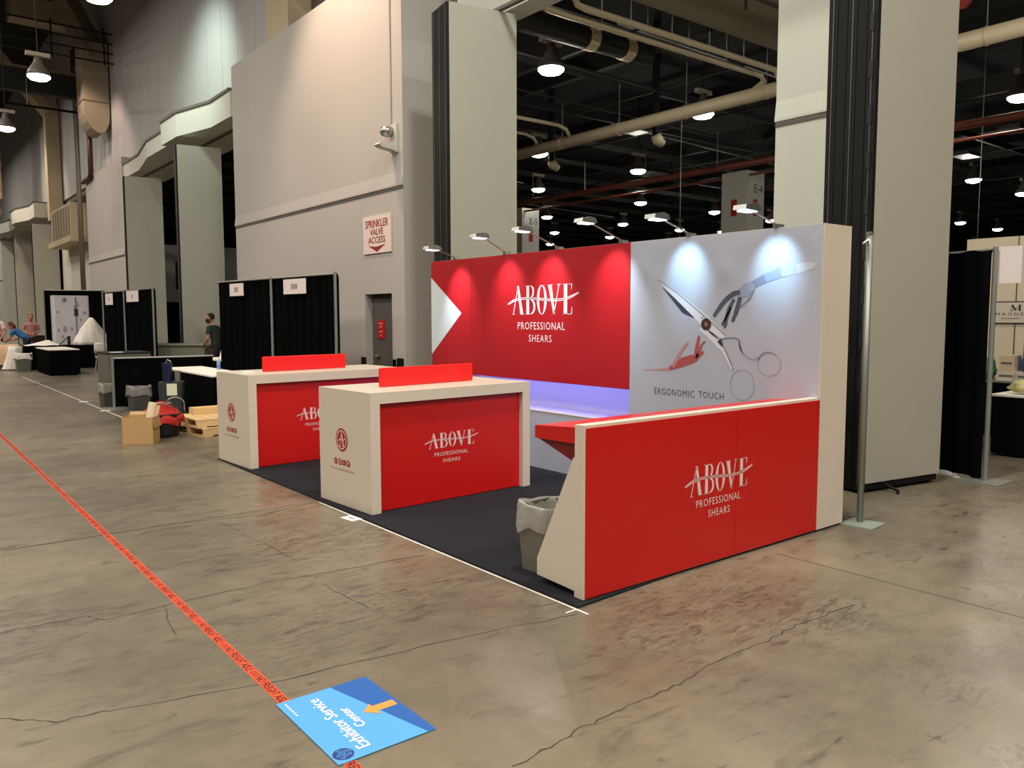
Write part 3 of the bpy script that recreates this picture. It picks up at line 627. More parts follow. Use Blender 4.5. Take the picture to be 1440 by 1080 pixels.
idsign((5.515, 23.6, 2.28), 1.05, .30, 'long white sign on the black drape past the tub cart', 2, .05)
drape('pipe_and_drape', (4.9, 33.9), (6.8, 33.2), 2.7, 'black drape behind the white boxes on the far table', pole_b=False)
drape('pipe_and_drape', (8.98, 3.41), (9.9, 5.9), 2.39, 'black drape on steel pole at the next aisle', pole_b=False)
tag(MB().box(9.02, 9.05, 3.18, 3.40, 2.05, 2.42).build('booth_sign', mat('card_pink', (226, 214, 214))), 'white sign hung on the pole at the next aisle', 'sign')
drape('low_drape', (3.44, 16.4), (5.25, 16.25), .95, 'waist-high black drape with grey end pole beside the aisle', pole_b=False, amp=.015)

# ================================================================== LEFT CLUTTER
def skirt_table(x0, x1, y0, y1, h, label, top=WCLOTH, rz=0):
    cx, cy = (x0+x1)/2, (y0+y1)/2
    t = thing('skirted_table', label, 'table', (cx, cy, 0), rz); w_, d_ = x1-x0, y1-y0
    MB().box(-w_/2-.01, w_/2+.01, -d_/2-.01, d_/2+.01, h-.025, h).build('table_top', top, t)
    mb = MB(); pts = []; per = 2*(w_+d_); n = int(per/.04)
    for k in range(n):
        s_ = k/n*per
        if s_ < w_: p = (-w_/2+s_, -d_/2); nn = (0,-1)
        elif s_ < w_+d_: p = (w_/2, -d_/2+s_-w_); nn = (1,0)
        elif s_ < 2*w_+d_: p = (w_/2-(s_-w_-d_), d_/2); nn = (0,1)
        else: p = (-w_/2, d_/2-(s_-2*w_-d_)); nn = (-1,0)
        pts.append((p, nn))
    for j, (z, am) in enumerate(((h-.026, .002), (.03, .012))):
        for k, (p, nn) in enumerate(pts): a = am*math.sin(k*1.3); mb.v.append((p[0]+nn[0]*a, p[1]+nn[1]*a, z))
    for k in range(n): mb.f.append((k, (k+1) % n, n+(k+1) % n, n+k))
    mb.build('skirt', BLACKC, t); return t
skirt_table(4.28, 4.96, 13.35, 16.1, .76, 'white-topped table with black skirt behind the pallets')
skirt_table(5.95, 6.65, 17.7, 19.4, .76, 'white-topped black skirted table near the man')
skirt_table(3.92, 4.72, 26.75, 29.1, .77, 'square-cornered black skirted table with white top down the aisle')
skirt_table(3.75, 6.2, 30.2, 31.0, .78, 'long black skirted table under white cloth covered goods', top=BLACKC)
skirt_table(3.62, 4.45, 17.7, 18.6, 1.0, 'grey draped high table behind the low black drape', top=BLACKP)
bpy.data.objects['skirt.004'].data.materials[0] = mat('grey_drape', (98, 96, 90), .9)
pc = tag(MB().box(3.72, 3.95, 17.8, 18.0, 1.0, 1.006).build('paper_sheet', WPAP), 'white paper on the grey draped high table', 'paper')
# bottle
bt = thing('water_bottle', 'clear blue water bottle on the white-topped table', 'bottle', (4.86, 14.75, .76))
MB().lathe([(.03, 0), (.034, .01), (.034, .07), (.031, .085), (.034, .10), (.034, .14), (.022, .18), (.014, .195)], n=14).build('bottle_body', mat('bottle_blue', (150, 185, 225), .15, alpha=.75), bt, True); MB().lathe([(.015, .195), (.015, .215)], n=12).build('cap', WPAP, bt)
MB().lathe([(.0345, .04), (.0345, .09)], n=14).build('wrapper', mat('bottle_label', (90, 120, 190)), bt)
bin_((3.78, 15.98, 0), .1, 'grey waste bin with dark liner before the low black drape', .38, .3, .42, True, mat('dark_grey_plastic', (74, 74, 72)), mat('grey_liner', (128, 126, 124), .4, bump=.4, bscale=14))
bin_((3.44, 17.0, 0), .1, 'narrow bin with white liner beside the low drape pole', .24, .24, .42, True, mat('dark_grey_plastic', (74, 74, 72)), LINER)
bin_((3.62, 29.6, 0), .0, 'olive grey bin beside the far white-topped skirted table', .45, .4, .55, True, mat('olive_plastic', (92, 94, 84)), WCLOTH)
# cardboard box with foam roll
cb = thing('cardboard_box', 'open cardboard box beside the aisle', 'box', (2.78, 11.72, 0), math.radians(-28))
W_, D_, H_ = .40, .34, .37
mb = MB(); t_ = .006; mb.box(-W_/2, W_/2, -D_/2, -D_/2+t_, 0, H_); mb.box(-W_/2, W_/2, D_/2-t_, D_/2, 0, H_); mb.box(-W_/2, -W_/2+t_, -D_/2, D_/2, 0, H_); mb.box(W_/2-t_, W_/2, -D_/2, D_/2, 0, H_); mb.box(-W_/2, W_/2, -D_/2, D_/2, 0, t_); mb.build('carton', CARD, cb)
MB().bar((W_/2, 0, H_-.01), (W_/2+.02, 0, H_-.15), D_*.98, .006, up=(1,0,0)).build('flap', CARD, cb); MB().bar((0, D_/2, H_), (0, D_/2+.06, H_+.04), W_*.95, .006).build('flap', CARD, cb)
fr = tag(MB().tube([(2.86, 11.80, .06), (2.96, 11.78, .54)], .055, 12).build('foam_roll', mat('foam_cream', (236, 218, 190), .8, bump=.3, bscale=30)), 'cream foam roll sticking out of the cardboard box', 'foam roll')
fr2 = tag(MB().bar((2.90, 11.74, .08), (3.02, 11.74, .50), .09, .03).build('foam_strip', mat('foam_pink', (226, 190, 160), .8)), 'pale foam strip standing in the cardboard box', 'foam strip')
# black tub with red cloth and hoses
tb = thing('tub', 'black ribbed tub holding red cloth beside the cardboard box', 'tub', (3.18, 12.2, 0))
mb = MB(); n = 30; prof = [(.20, 0), (.235, .06), (.25, .2), (.255, .33), (.235, .33), (.22, .2)]
for rad, z in prof:
    for k in range(n): a = 2*math.pi*k/n; q = rad*(1+.03*math.sin(k*math.pi)*(1)+.03*(k % 2)); mb.v.append((q*math.cos(a), q*math.sin(a)*1.1, z))
for i in range(len(prof)-1):
    for k in range(n): mb.f.append((i*n+k, i*n+(k+1) % n, (i+1)*n+(k+1) % n, (i+1)*n+k))
mb.f.append(tuple(reversed(range(n)))); mb.build('tub_body', BLACKP, tb, True)
MB().lathe([(.257, .30), (.27, .315), (.27, .335), (.255, .34)], n=24, sy=1.1).build('rim', BLACKP, tb)
rc = MB(); rows = 8; n = 28
for j in range(rows+1):
    t_ = j/rows; rad = .285-.22*max(0, (t_-.35)/.65); z = .20+.28*t_
    for k in range(n): a = 2*math.pi*k/n; q = rad*(1+.07*math.sin(k*1.7+j)+.05*math.sin(k*3.1-j*1.4)); rc.v.append((3.18+q*math.cos(a), 12.2+q*1.1*math.sin(a), z+.03*math.sin(k*1.3+j*2)))
for j in range(rows):
    for k in range(n): rc.f.append((j*n+k, j*n+(k+1) % n, (j+1)*n+(k+1) % n, (j+1)*n+k))
rc.f.append(tuple(range(rows*n, rows*n+n)))
tag(rc.build('red_cloth', mat('red_cloth', (176, 34, 30), .85, bump=.4, bscale=16), None, True), 'crumpled red cloth heaped over the black tub', 'cloth')
tag(MB().tube(smoothcurve([(3.28, 12.15, .40), (3.26, 12.15, .52), (3.36, 12.12, .56), (3.46, 12.1, .50), (3.47, 12.1, .36)], 6), .010, 8).build('cable', STEEL, None, True), 'grey looped cable on the red cloth', 'cable')
tag(MB().tube(smoothcurve([(3.05, 12.1, .46), (3.12, 12.0, .50), (3.2, 12.05, .47), (3.26, 12.0, .50)], 6), .014, 8).build('cable', mat('pale_grey', (130, 128, 128)), None, True), 'grey cable lying across the red cloth', 'cable')
# pallets with planks
def pallet(loc, rz, z, label, L_=1.05, W_=.9):
    p = thing('pallet', label, 'pallet', (loc[0], loc[1], z), rz, 'stacked wooden pallets')
    for k in range(6): x = -L_/2+k*(L_/6)+.006; MB().box(x, x+L_/6-.014, -W_/2, W_/2, .105, .122).build('deck_board', WOOD, p)
    for s_ in (-1, 0, 1): MB().box(-L_/2, L_/2, s_*(W_/2-.03)-.025, s_*(W_/2-.03)+.025, .018, .105).build('stringer', WOOD, p)
    for x in (-L_/2, -.07, L_/2-.14): MB().box(x, x+.14, -W_/2, W_/2, 0, .018).build('base_board', WOOD, p)
pallet((4.02, 12.25), math.radians(14), .0, 'bottom wooden pallet lying beside the far counter')
pallet((4.04, 12.27), math.radians(4), .122, 'upper wooden pallet lying on the bottom pallet')
tag(MB().box(-.45, .45, -.12, .12, 0, .10).build('wooden_crate_lid', WOOD), 'short plank piece on the upper pallet', 'plank').location = (4.15, 12.55, .244)
# floor machine
fmch = thing('floor_scrubber', 'dark floor machine with blue upright tank and white label', 'machine', (3.92, 14.35, 0), math.radians(-20))
MB().rbox(.40, .42, .06, .62, .92, .06).build('body', mat('dark_green_grey', (44, 52, 52), .5), fmch); MB().rbox(.16, .2, .62, .94, .9, .05, cx=-.06).build('tank', mat('navy_plastic', (20, 26, 64), .4), fmch); MB().rbox(.10, .12, .62, .80, .9, .03, cx=.10).build('motor_cap', GREYP, fmch)
MB().box(-.06, .10, -.222, -.212, .40, .60).build('label_plate', mat('label_cream', (222, 222, 196)), fmch); MB().tube([(-.08, 0, .94), (-.05, 0, 1.0), (.0, 0, .96)], .012, 8).build('handle', ALU, fmch)
for s_ in (-1, 1): MB().tube([(s_*.2-.02, 0, .06), (s_*.2+.02, 0, .06)], .06, 14).build('wheel', BLACKP, fmch)
# tub cart
tc = thing('tub_cart', 'grey plastic tub cart pushed by the man', 'cart', (6.42, 22.5, 0), math.radians(-38.35))
mb = MB(); n_ = 4
lo = [(-.62, 0), (.60, 0), (.60, .40), (-.62, .40)]; hi = [(-.82, -.04), (.68, -.04), (.68, .46), (-.82, .46)]
mb.v = [(a, b, .50) for a, b in lo]+[(a, b, .97) for a, b in hi]+[(a*.97, .02+b*.92, .97) for a, b in hi]+[(a*.96, .02+b*.9, .53) for a, b in lo]
mb.f = [(3,2,1,0)]+[(i, (i+1) % 4, 4+(i+1) % 4, 4+i) for i in range(4)]+[(4+i, 4+(i+1) % 4, 8+(i+1) % 4, 8+i) for i in range(4)]+[(8+i, 8+(i+1) % 4, 12+(i+1) % 4, 12+i) for i in range(4)]+[(12,13,14,15)]
mb.build('tub', mat('cart_grey', (138, 138, 124), .6, var=.08, vscale=3), tc)
mb = MB(); hi2 = [(-.86, -.08), (.72, -.08), (.72, .50), (-.86, .50)]
for i in range(4): a = hi2[i]; b = hi2[(i+1) % 4]; mb.bar((a[0], a[1], .975), (b[0], b[1], .975), .07, .05)
mb.build('rim', mat('cart_rim', (150, 152, 144), .5), tc)
MB().box(-.6, .6, .05, .38, .16, .5).build('chassis', BLACKP, tc)
for sx in (-1, 1):
    for sy in (.06, .36): MB().tube([(sx*.45, sy-.02, .09), (sx*.45, sy+.02, .09)], .09, 14).build('wheel', BLACKP, tc)
tag(MB().bar((6.45, 19.15, .765), (6.55, 19.32, .95), .22, .008).build('paper_sheet', WPAP), 'white sheet propped on the black skirted table near the man', 'paper')

# white goods at far table
pn = thing('wrapped_pallet', 'tall white film-wrapped stack with grey marks behind the far table', 'wrapped goods', (5.35, 31.6, 0))
MB().rbox(1.12, .5, .0, 2.46, 1, .06).build('wrapped_body', mat('white_wrap', (206, 202, 208), .35, var=.12, vscale=3), pn)
random.seed(5)
for k in range(16):
    x = random.uniform(-.46, .4); z = .9+random.random()*1.4; s_ = random.uniform(.05, .12); MB().box(x, x+s_, -.256, -.249, z, z+s_*random.uniform(.8, 1.8)).build('print_mark', mat('mark_grey', (150, 148, 158)), pn)
MB().box(.12, .16, -.262, -.25, .9, 2.4).build('strap', mat('strap_grey', (110, 108, 112)), pn)
MB().box(.08, .2, -.268, -.25, 1.75, 2.0).build('buckle', INK, pn)
ch = MB(); n = 26; rows = 9   # cloth-covered peak on the table
for j in range(rows+1):
    t_ = j/rows; sx = .56*(1-t_)**.9+.05; sy = .28*(1-t_)**.6+.03; z = .78+.92*t_**.95
    for k in range(n): a = 2*math.pi*k/n; q = 1+(.16*math.sin(k*2.3+.5*j)+.07*math.sin(k*.9-j*.7))*(1-t_*.7); ch.v.append((5.80-.0*t_+sx*q*math.cos(a), 30.55+sy*q*math.sin(a), z))
for j in range(rows):
    for k in range(n): ch.f.append((j*n+k, j*n+(k+1) % n, (j+1)*n+(k+1) % n, (j+1)*n+k))
ch.f.append(tuple(range(rows*n, rows*n+n))); ch.f.append(tuple(reversed(range(n))))
tag(ch.build('draped_cloth', WCLOTH, None, True), 'white cloth draped to a peak on the long black table', 'cloth')
cl = MB(); n = 20
for j in range(6):
    t_ = j/5; sx = .52*(1-t_)+.05; sy = .3*(1-t_)+.03
    for k in range(n): a = 2*math.pi*k/n; cl.v.append((4.32+.15*t_+sx*math.cos(a), 30.6+sy*math.sin(a), .785+.16*t_**1.3+.01*math.sin(k*2)))
for j in range(5):
    for k in range(n): cl.f.append((j*n+k, j*n+(k+1) % n, (j+1)*n+(k+1) % n, (j+1)*n+k))
cl.f.append(tuple(range(5*n, 6*n))); tag(cl.build('white_sheet', WCLOTH, None, True), 'low heap of white sheet at one end of the long black table', 'cloth')
tl = thing('hand_tool', 'small black tool leaning on the long black table', 'tool', (5.05, 30.4, .782)); MB().tube([(-.28, 0, .0), (.0, 0, .28)], .018, 8).build('handle', BLACKP, tl); MB().box(-.02, .06, -.04, .04, .0, .30).build('tool_body', BLACKP, tl)
# chair
cr = thing('folding_chair', 'white folding chair at the long black table', 'chair', (5.72, 28.6, 0), math.radians(160))
MB().box(-.2, .2, -.2, .2, .43, .455).build('seat', mat('chair_white', (214, 210, 204), .5), cr)
mb = MB(); n = 10
for j, z in enumerate((.55, .70, .84, .90)):
    for k in range(n+1): x = -.21+.42*k/n; sh = .21*(.75 if j == 3 else 1); mb.v.append((x*(sh/.21), .22+.06*(1-(x/.21)**2)+.05*(z-.55), z))
for j in range(3):
    for k in range(n): mb.f.append((j*(n+1)+k, j*(n+1)+k+1, (j+1)*(n+1)+k+1, (j+1)*(n+1)+k))
bk = mb.build('backrest', MATS['chair_white'], cr, True); sm = bk.modifiers.new('t', 'SOLIDIFY'); sm.thickness = .015
for sx in (-1, 1):
    MB().tube([(sx*.2, -.2, 0), (sx*.2, .22, .88)], .012, 8).build('leg', STEEL, cr); MB().tube([(sx*.19, .26, 0), (sx*.19, -.12, .43)], .012, 8).build('leg', STEEL, cr)
# draped table at the far left edge
dt = thing('draped_table', 'table under peach cloth hanging in folds where people work', 'table', (2.75, 31.6, 0))
mb = MB(); n = 60
for j, (z, g_) in enumerate(((.80, -.04), (.78, .0), (.45, .03), (.12, .07))):
    for k in range(n):
        a = 2*math.pi*k/n; ca, sa = math.cos(a), math.sin(a); q = (abs(ca)**6+abs(sa)**6)**(-1/6); fo = g_*(1+.7*math.sin(k*1.9))
        mb.v.append((ca*q*(1.0+fo), sa*q*(.5+fo), z+(.05*math.sin(k*.8) if j == 3 else 0)))
for j in range(3):
    for k in range(n): mb.f.append((j*n+k, j*n+(k+1) % n, (j+1)*n+(k+1) % n, (j+1)*n+k))
mb.f.append(tuple(range(n))); mb.build('cloth', PEACH, dt, True)
for sx in (-.8, .8):
    for sy in (-.35, .35): MB().tube([(sx, sy, 0), (sx, sy, .76)], .02, 8).build('leg', STEEL, dt)
hp = MB(); n = 18
for j in range(5):
    t_ = j/4
    for k in range(n): a = 2*math.pi*k/n; q = 1+.2*math.sin(k*2.1+j); hp.v.append((3.12+.30*(1-t_*.8)*q*math.cos(a), 31.65+.25*(1-t_*.8)*q*math.sin(a), .80+.16*t_))
for j in range(4):
    for k in range(n): hp.f.append((j*n+k, j*n+(k+1) % n, (j+1)*n+(k+1) % n, (j+1)*n+k))
hp.f.append(tuple(range(4*n, 5*n))); tag(hp.build('green_bundle', mat('sage_cloth', (158, 158, 128), .9), None, True), 'grey-green bundle on the peach draped table', 'bundle')
wc = MB(); n = 16
for j in range(7):
    t_ = j/6
    for k in range(n): a = 2*math.pi*k/n; q = 1+.30*math.sin(k*2.7+j*.25)+.12*math.sin(k*1.1+j*.9); wc.v.append((3.42+.10*t_+(.16+.12*(1-t_))*q*math.cos(a), 30.35+.16*q*math.sin(a), .05+.73*t_))
for j in range(6):
    for k in range(n): wc.f.append((j*n+k, j*n+(k+1) % n, (j+1)*n+(k+1) % n, (j+1)*n+k))
wc.f.append(tuple(range(6*n, 7*n))); tag(wc.build('hanging_sheet', WCLOTH, None, True), 'bunched white sheet hanging at the peach draped table', 'cloth')
lowt = tag(MB().box(4.9, 6.35, 36.0, 36.6, .0, 1.0).build('dark_cabinet', mat('dark_brown', (50, 36, 30), .6)), 'dark brown low cabinet behind the far table', 'cabinet')
MB().box(4.86, 6.39, 35.96, 36.64, 1.0, 1.03).build('top', mat('cab_top', (170, 150, 130)), lowt)
tag(MB().tube([(5.25, 36.3, 1.17), (5.95, 36.3, 1.17)], [.14, .13], 12).build('cloth_roll', WCLOTH, None, True), 'white rolled cloth on the dark brown cabinet', 'cloth roll')

# ================================================================== NEXT AISLE (seen past the partition panel)
skirt_table(10.75, 11.5, 2.3, 4.05, .76, 'black skirted table with white top at the next aisle')
skirt_table(12.4, 13.1, 3.2, 5.3, .80, 'black skirted table loaded with boxes before the cream wall', top=mat('grey_top', (120, 118, 112)))
cw = struct(MB().box(14.0, 14.15, 2.0, 5.75, 0, 2.95).build('wall_cream_panel', mat('cream_panel', (238, 224, 198), .7)), 'cream panel wall of the next booth')
MB().box(13.985, 14.0, 4.985, 4.995, 0, 2.95).build('panel_joint', GREYW, cw)
sg2 = thing('logo_sign', 'black-framed white logo sign on the cream wall', 'sign', (13.99, 4.98, 1.765))
MB().box(-.012, 0, -.33, .33, -.175, .175).build('sign_frame', INK, sg2); MB().box(-.016, -.010, -.31, .31, -.158, .158).build('sign_board', mat('sign_board', (228, 220, 206)), sg2)
mb = MB(); O = (-.018, 0, 0); U = (0,-1,0); V = (0,0,1)
for sh in (ribbon([(-.055, .03), (-.055, .125)], .008), ribbon([(-.055, .12), (.0, .035)], .026), ribbon([(.0, .035), (.055, .12)], .008), ribbon([(.055, .03), (.055, .125)], .026), ribbon([(-.08, .03), (-.03, .03)], .008), ribbon([(.03, .03), (.085, .03)], .008)): mb.flat(sh[0], sh[1], O, U, V)
v, f = fit_text('MAGNE', -.285, .11, -.045, .0, 1.5); mb.flat(v, f, O, U, V)
for k in range(9): mb.flat([(-.2+k*.03, -.1), (-.182+k*.03, -.1), (-.182+k*.03, -.085), (-.2+k*.03, -.085)], [(0,1,2,3)], O, U, V)
flatbuild(mb, 'lettering', INK, sg2)
for nm, lab, cat, b, c_ in (('carton', 'white carton on the loaded table', 'box', (12.5, 12.8, 4.42, 4.66, .80, .93), (226, 216, 200)), ('carton', 'cream carton on the white carton', 'box', (12.5, 12.75, 4.44, 4.64, .93, 1.16), (222, 204, 176)), ('carton', 'dark red carton behind the blue bags', 'box', (12.75, 13.0, 4.05, 4.42, .80, 1.42), (128, 48, 42)), ('carton', 'pale carton under the blue bags', 'box', (12.45, 12.74, 4.12, 4.40, .80, .93), (216, 208, 196))):
    bx = tag(MB().box(*b).build(nm, mat('carton_%d' % c_[0], c_, .7)), lab, cat)
    MB().box(b[0]-.003, b[0], b[2]+.03, b[3]-.03, (b[4]+b[5])/2-.01, (b[4]+b[5])/2+.02).build('print_band', GREYP, bx)
def blob(name, c, rad, m_, label, cat, seed, sq=(1,1,1)):
    bm = bmesh.new(); bmesh.ops.create_icosphere(bm, subdivisions=3, radius=1); rnd = random.Random(seed); ph = [rnd.uniform(0, 6) for _ in range(6)]
    for v in bm.verts:
        q = 1+.12*math.sin(4*v.co.x+ph[0])+.1*math.sin(5*v.co.y+ph[1])+.08*math.sin(7*v.co.z+ph[2]); z = max(v.co.z*q, -.75)
        v.co = Vector((v.co.x*q*rad*sq[0], v.co.y*q*rad*sq[1], z*rad*sq[2]))
    me = bpy.data.meshes.new(name); bm.to_mesh(me); bm.free(); me.materials.append(m_)
    for p in me.polygons: p.use_smooth = True
    o = bpy.data.objects.new(name, me); COL.objects.link(o); o.location = c; return tag(o, label, cat)
BLU = mat('blue_bag', (40, 92, 176), .35, var=.5, vscale=9); GRN = mat('green_bag', (44, 130, 74), .5, var=.3, vscale=8)
blob('blue_bag', (12.62, 4.27, 1.03), .13, BLU, 'blue plastic bag on the pale carton', 'bag', 1, (1, 1, 1.0)); blob('blue_bag', (12.62, 4.24, 1.235), .12, BLU, 'upper blue plastic bag stacked on another blue bag', 'bag', 2, (1, 1.1, .9))
blob('green_bag', (12.62, 4.84, .93), .15, GRN, 'green bag on the loaded table', 'bag', 3, (1, .9, 1.1)); blob('yellow_fabric', (10.95, 3.75, .84), .12, mat('yellow_cloth', (196, 186, 130), .8), 'pale yellow cloth on the next aisle table', 'cloth', 4, (1, 1.6, .65))
tag(MB().box(10.9, 11.2, 2.9, 3.4, .76, .92).build('black_case', BLACKP), 'black case on the next aisle table', 'case')

# ================================================================== OVERHEAD, ADJOINING HALL
def pipe_run(name, pts, rad, m_, label, hang=None, n=12, seg=(0, -1)):
    t = thing(name, label, 'pipe', pts[0])
    P = [Vector(p)-Vector(pts[0]) for p in pts]; MB().tube(P, rad, n).build('pipe_body', m_, t, True)
    if hang:
        d = P[seg[1]]-P[seg[0]]
        for k in range(1, hang):
            q = P[seg[0]]+d*k/hang; MB().tube([q-d.normalized()*.02, q+d.normalized()*.02], rad*1.08, n).build('clamp', m_, t); MB().tube([q+Vector((0,0,rad)), q+Vector((0,0,rad+1.0))], .012, 6).build('hanger', STEEL, t)
    return t
pipe_run('large_pipe', [(15.55, 4.0, 6.6), (15.55, 24, 6.6)], .155, PIPE, 'large beige overhead pipe crossing the adjoining hall', 9, 16)
pipe_run('twin_pipe', [(8.9, 10.65, 7.25), (9.05, 10.65, 6.92), (9.3, 10.65, 6.9), (15.3, 10.65, 6.9), (15.5, 10.7, 6.82), (15.55, 11.2, 6.62)], .058, PIPE, 'lower beige pipe along the soffit edge ending in an elbow', 5, 12, (2, 3))
pipe_run('twin_pipe', [(9.45, 10.33, 7.25), (9.6, 10.33, 6.97), (9.8, 10.33, 6.95), (15.35, 10.33, 6.95), (15.5, 10.33, 6.85), (15.55, 10.36, 6.66)], .058, PIPE, 'upper beige pipe along the soffit edge beside its twin', 5, 12, (2, 3))
pipe_run('twin_pipe', [(10.5, 16.9, 6.95), (15.0, 16.9, 6.95), (15.3, 16.9, 6.88), (15.42, 16.9, 6.72)], .05, PIPE, 'short beige branch pipe joining the large pipe', 3, 12, (0, 1))
pipe_run('twin_pipe', [(10.5, 18.3, 6.95), (15.0, 18.3, 6.95), (15.3, 18.3, 6.88), (15.42, 18.3, 6.72)], .045, PIPE, 'second beige branch pipe near the folded partition', 3, 12, (0, 1))
pipe_run('red_pipe', [(20.45, 4, 6.2), (20.45, 45, 6.2)], .10, RPIPE, 'rust-red sprinkler main crossing above the hall columns', 14)
pipe_run('red_pipe', [(20.9, 4, 5.95), (20.9, 45, 5.95)], .04, RPIPE, 'thin rust-red line beside the sprinkler main', None)
dp = pipe_run('dark_duct', [(8.9, 11.5, 7.0), (12.6, 11.45, 7.0)], .21, DARKS, 'dark round duct with two cream couplings', None, 16)
for x in (1.95, 2.95): MB().tube([(x, -.03, 0), (x+.24, -.03, 0)], .225, 16).build('coupling', PIPE, dp)
pipe_run('sprinkler_branch', [(11.9, 8.5, 7.1), (15.2, 8.5, 7.1)], .03, DARKS, 'dark sprinkler branch under the soffit', 3)
vv = thing('sprinkler_valve', 'red-handled valve under the soffit', 'valve', (11.75, 8.5, 7.1)); MB().tube([(0,0,-.25), (0,0,.15)], .025, 8).build('stem', DARKS, vv); MB().tube([(-.12,0,.0), (-.08,0,.0)], .06, 12).build('hand_wheel', mat('valve_red', (150, 30, 26)), vv)
vr = thing('sprinkler_valve', 'red valve wheels beside the top of the partition panel', 'valve', (10.2, 4.30, 5.62)); MB().tube([(0,0,.0), (.03,0,.0)], .11, 16).build('hand_wheel', mat('valve_red', (150, 30, 26)), vr); MB().tube([(0,.06,-.22), (.03,.06,-.22)], .09, 16).build('hand_wheel', MATS['valve_red'], vr); MB().tube([(0,0,0), (.6,-.3,-.1)], .03, 8).build('stem', mat('dark_rust', (84, 60, 48)), vr)
pipe_run('hanging_cable', [(15.4, 12.9, 3.0), (15.4, 12.9, 6.45)], .012, STEEL, 'thin cable hanging down from the large beige pipe', None, 6)
pipe_run('hanging_cable', [(24.0, 9.6, 2.4), (24.0, 9.6, 9.4)], .015, STEEL, 'thin cable hanging at the next aisle', None, 6)
def duct_end(loc, label):
    t = thing('duct_end', label, 'duct', loc); MB().tube([(0,0,.12), (.05,-.02,.0), (.22,-.06,-.1)], [.13, .15, .10], 12).build('boot', PIPE, t, True); MB().tube([(0,0,.12), (0,0,9.4-loc[2])], .10, 12).build('collar', SEAL, t)
duct_end((16.6, 19.0, 6.35), 'cream duct boot under the large pipe near the folded partition'); duct_end((16.4, 14.6, 6.35), 'cream duct boot under the middle of the large pipe'); duct_end((17.0, 11.0, 6.55), 'cream duct boot beside the pale pillar')
for k, (x, yy, z) in enumerate([(18.0, 17.0, 7.2), (23.5, 21.0, 7.0), (26.0, 24.0, 7.0), (24.0, 15.0, 7.1), (30, 12.5, 7.2), (27, 9.9, 7.2), (33, 24, 7.2)]):
    tag(MB().box(x-.5, x+.5, yy-.3, yy+.3, z, z+.12).build('ceiling_diffuser', mat('diffuser', (58, 56, 50))), 'grey ceiling diffuser under the black ceiling of the adjoining hall', 'vent', 'ceiling diffusers in the adjoining hall')
# high-bay lamps
def lamp_proto(lens):
    t = thing('high_bay_lamp', 'bright round high-bay lamp under the black ceiling of the adjoining hall', 'lamp', (0,0,0), 0, 'high-bay lamps of the adjoining hall')
    MB().lathe([(.27, 0), (.285, .02), (.25, .12), (.15, .28), (.10, .36), (.09, .50)], n=20).build('reflector', SHADE, t, True)
    MB().lathe([(.272, .01), (.268, -.03), (.21, -.085), (.10, -.115)], n=20).build('lens', lens, t, True)
    MB().box(-.28, .28, -.06, .06, .50, .60).build('ballast_bar', mat('ballast', (150, 138, 122)), t); MB().tube([(0,0,.6), (0,0,2.6)], .015, 8).build('stem', SEAL, t)
    return t
lp = None
LP = [(11.21,12.85),(21.2,25.06),(21.3,19.76),(27.35,25.2),(27.4,31.7),(32.85,37.3),(32.87,31.58),(37.5,37.2),(37.7,31.6),(32.65,25.2),(40.7,30.8),(37.8,43.4),(38,25.6),(32.75,13.33),(47.2,19.8),(52.5,19.9),(62.7,25.3),(38.0,13.5),(21.24,7.7),(16.7,13.3),(16.6,19.6),(27.3,13.4),(27.3,19.6),(43,37),(43,43),(48.4,43),(48.4,37),(53.4,37),(48.4,31.5),(52.3,31.5),(58,31.5),(43.5,13.4),(48.5,13.4)]
for i, (x, yy) in enumerate(LP):
    if lp is None: lp = lamp_proto(LAMPE); q = lp; q.location = (x, yy, 6.8)
    else: q = copy_tree(lp, (x, yy, 6.8))
for i, (x, yy, z, gm, lab) in enumerate([(3.70, 24.6, 8.0, LAMPE, 'bright high-bay lamp hanging before the dark roof beam'), (3.76, 31.9, 8.0, LAMPW, 'bright high-bay lamp hanging beside the round cream duct'), (3.80, 18.0, 8.05, LAMPG, 'greenish high-bay lamp hanging near the metal siding')]):
    q = copy_tree(lp, (x, yy, z), 0, lab); del q['group']
    for c_ in q.children:
        if c_.name.startswith('stem'): c_.data = c_.data.copy(); c_.scale = (1, 1, 3.06); c_.location = (0, 0, -1.236)
    if gm is not LAMPE:
        for c_ in q.children:
            if c_.name.startswith('lens'): c_.data = c_.data.copy(); c_.data.materials[0] = gm
q = copy_tree(lp, (12.2, 4.0, 6.55), 0, 'unseen lamp added under the soffit to brighten the cream wall'); del q['group']  # out of view, added to brighten the cream wall
for c_ in q.children:
    if c_.name.startswith('stem'): c_.scale = (1, 1, .045); c_.location = (0, 0, .573)
# light of the adjoining hall's lamps; soffit lamp added for the cream wall
for (x, yy) in ((11.2, 12.85), (12.2, 4.0), (21.3, 7.7), (21.3, 19.7), (32.7, 13.4), (32.7, 25.2)):
    light('adjoining_lamp_light', 'POINT', (x, yy, 6.45), (x, yy, 0), 800 if x == 12.2 else 240, (1, .93, .82), shadow_soft_size=.25)

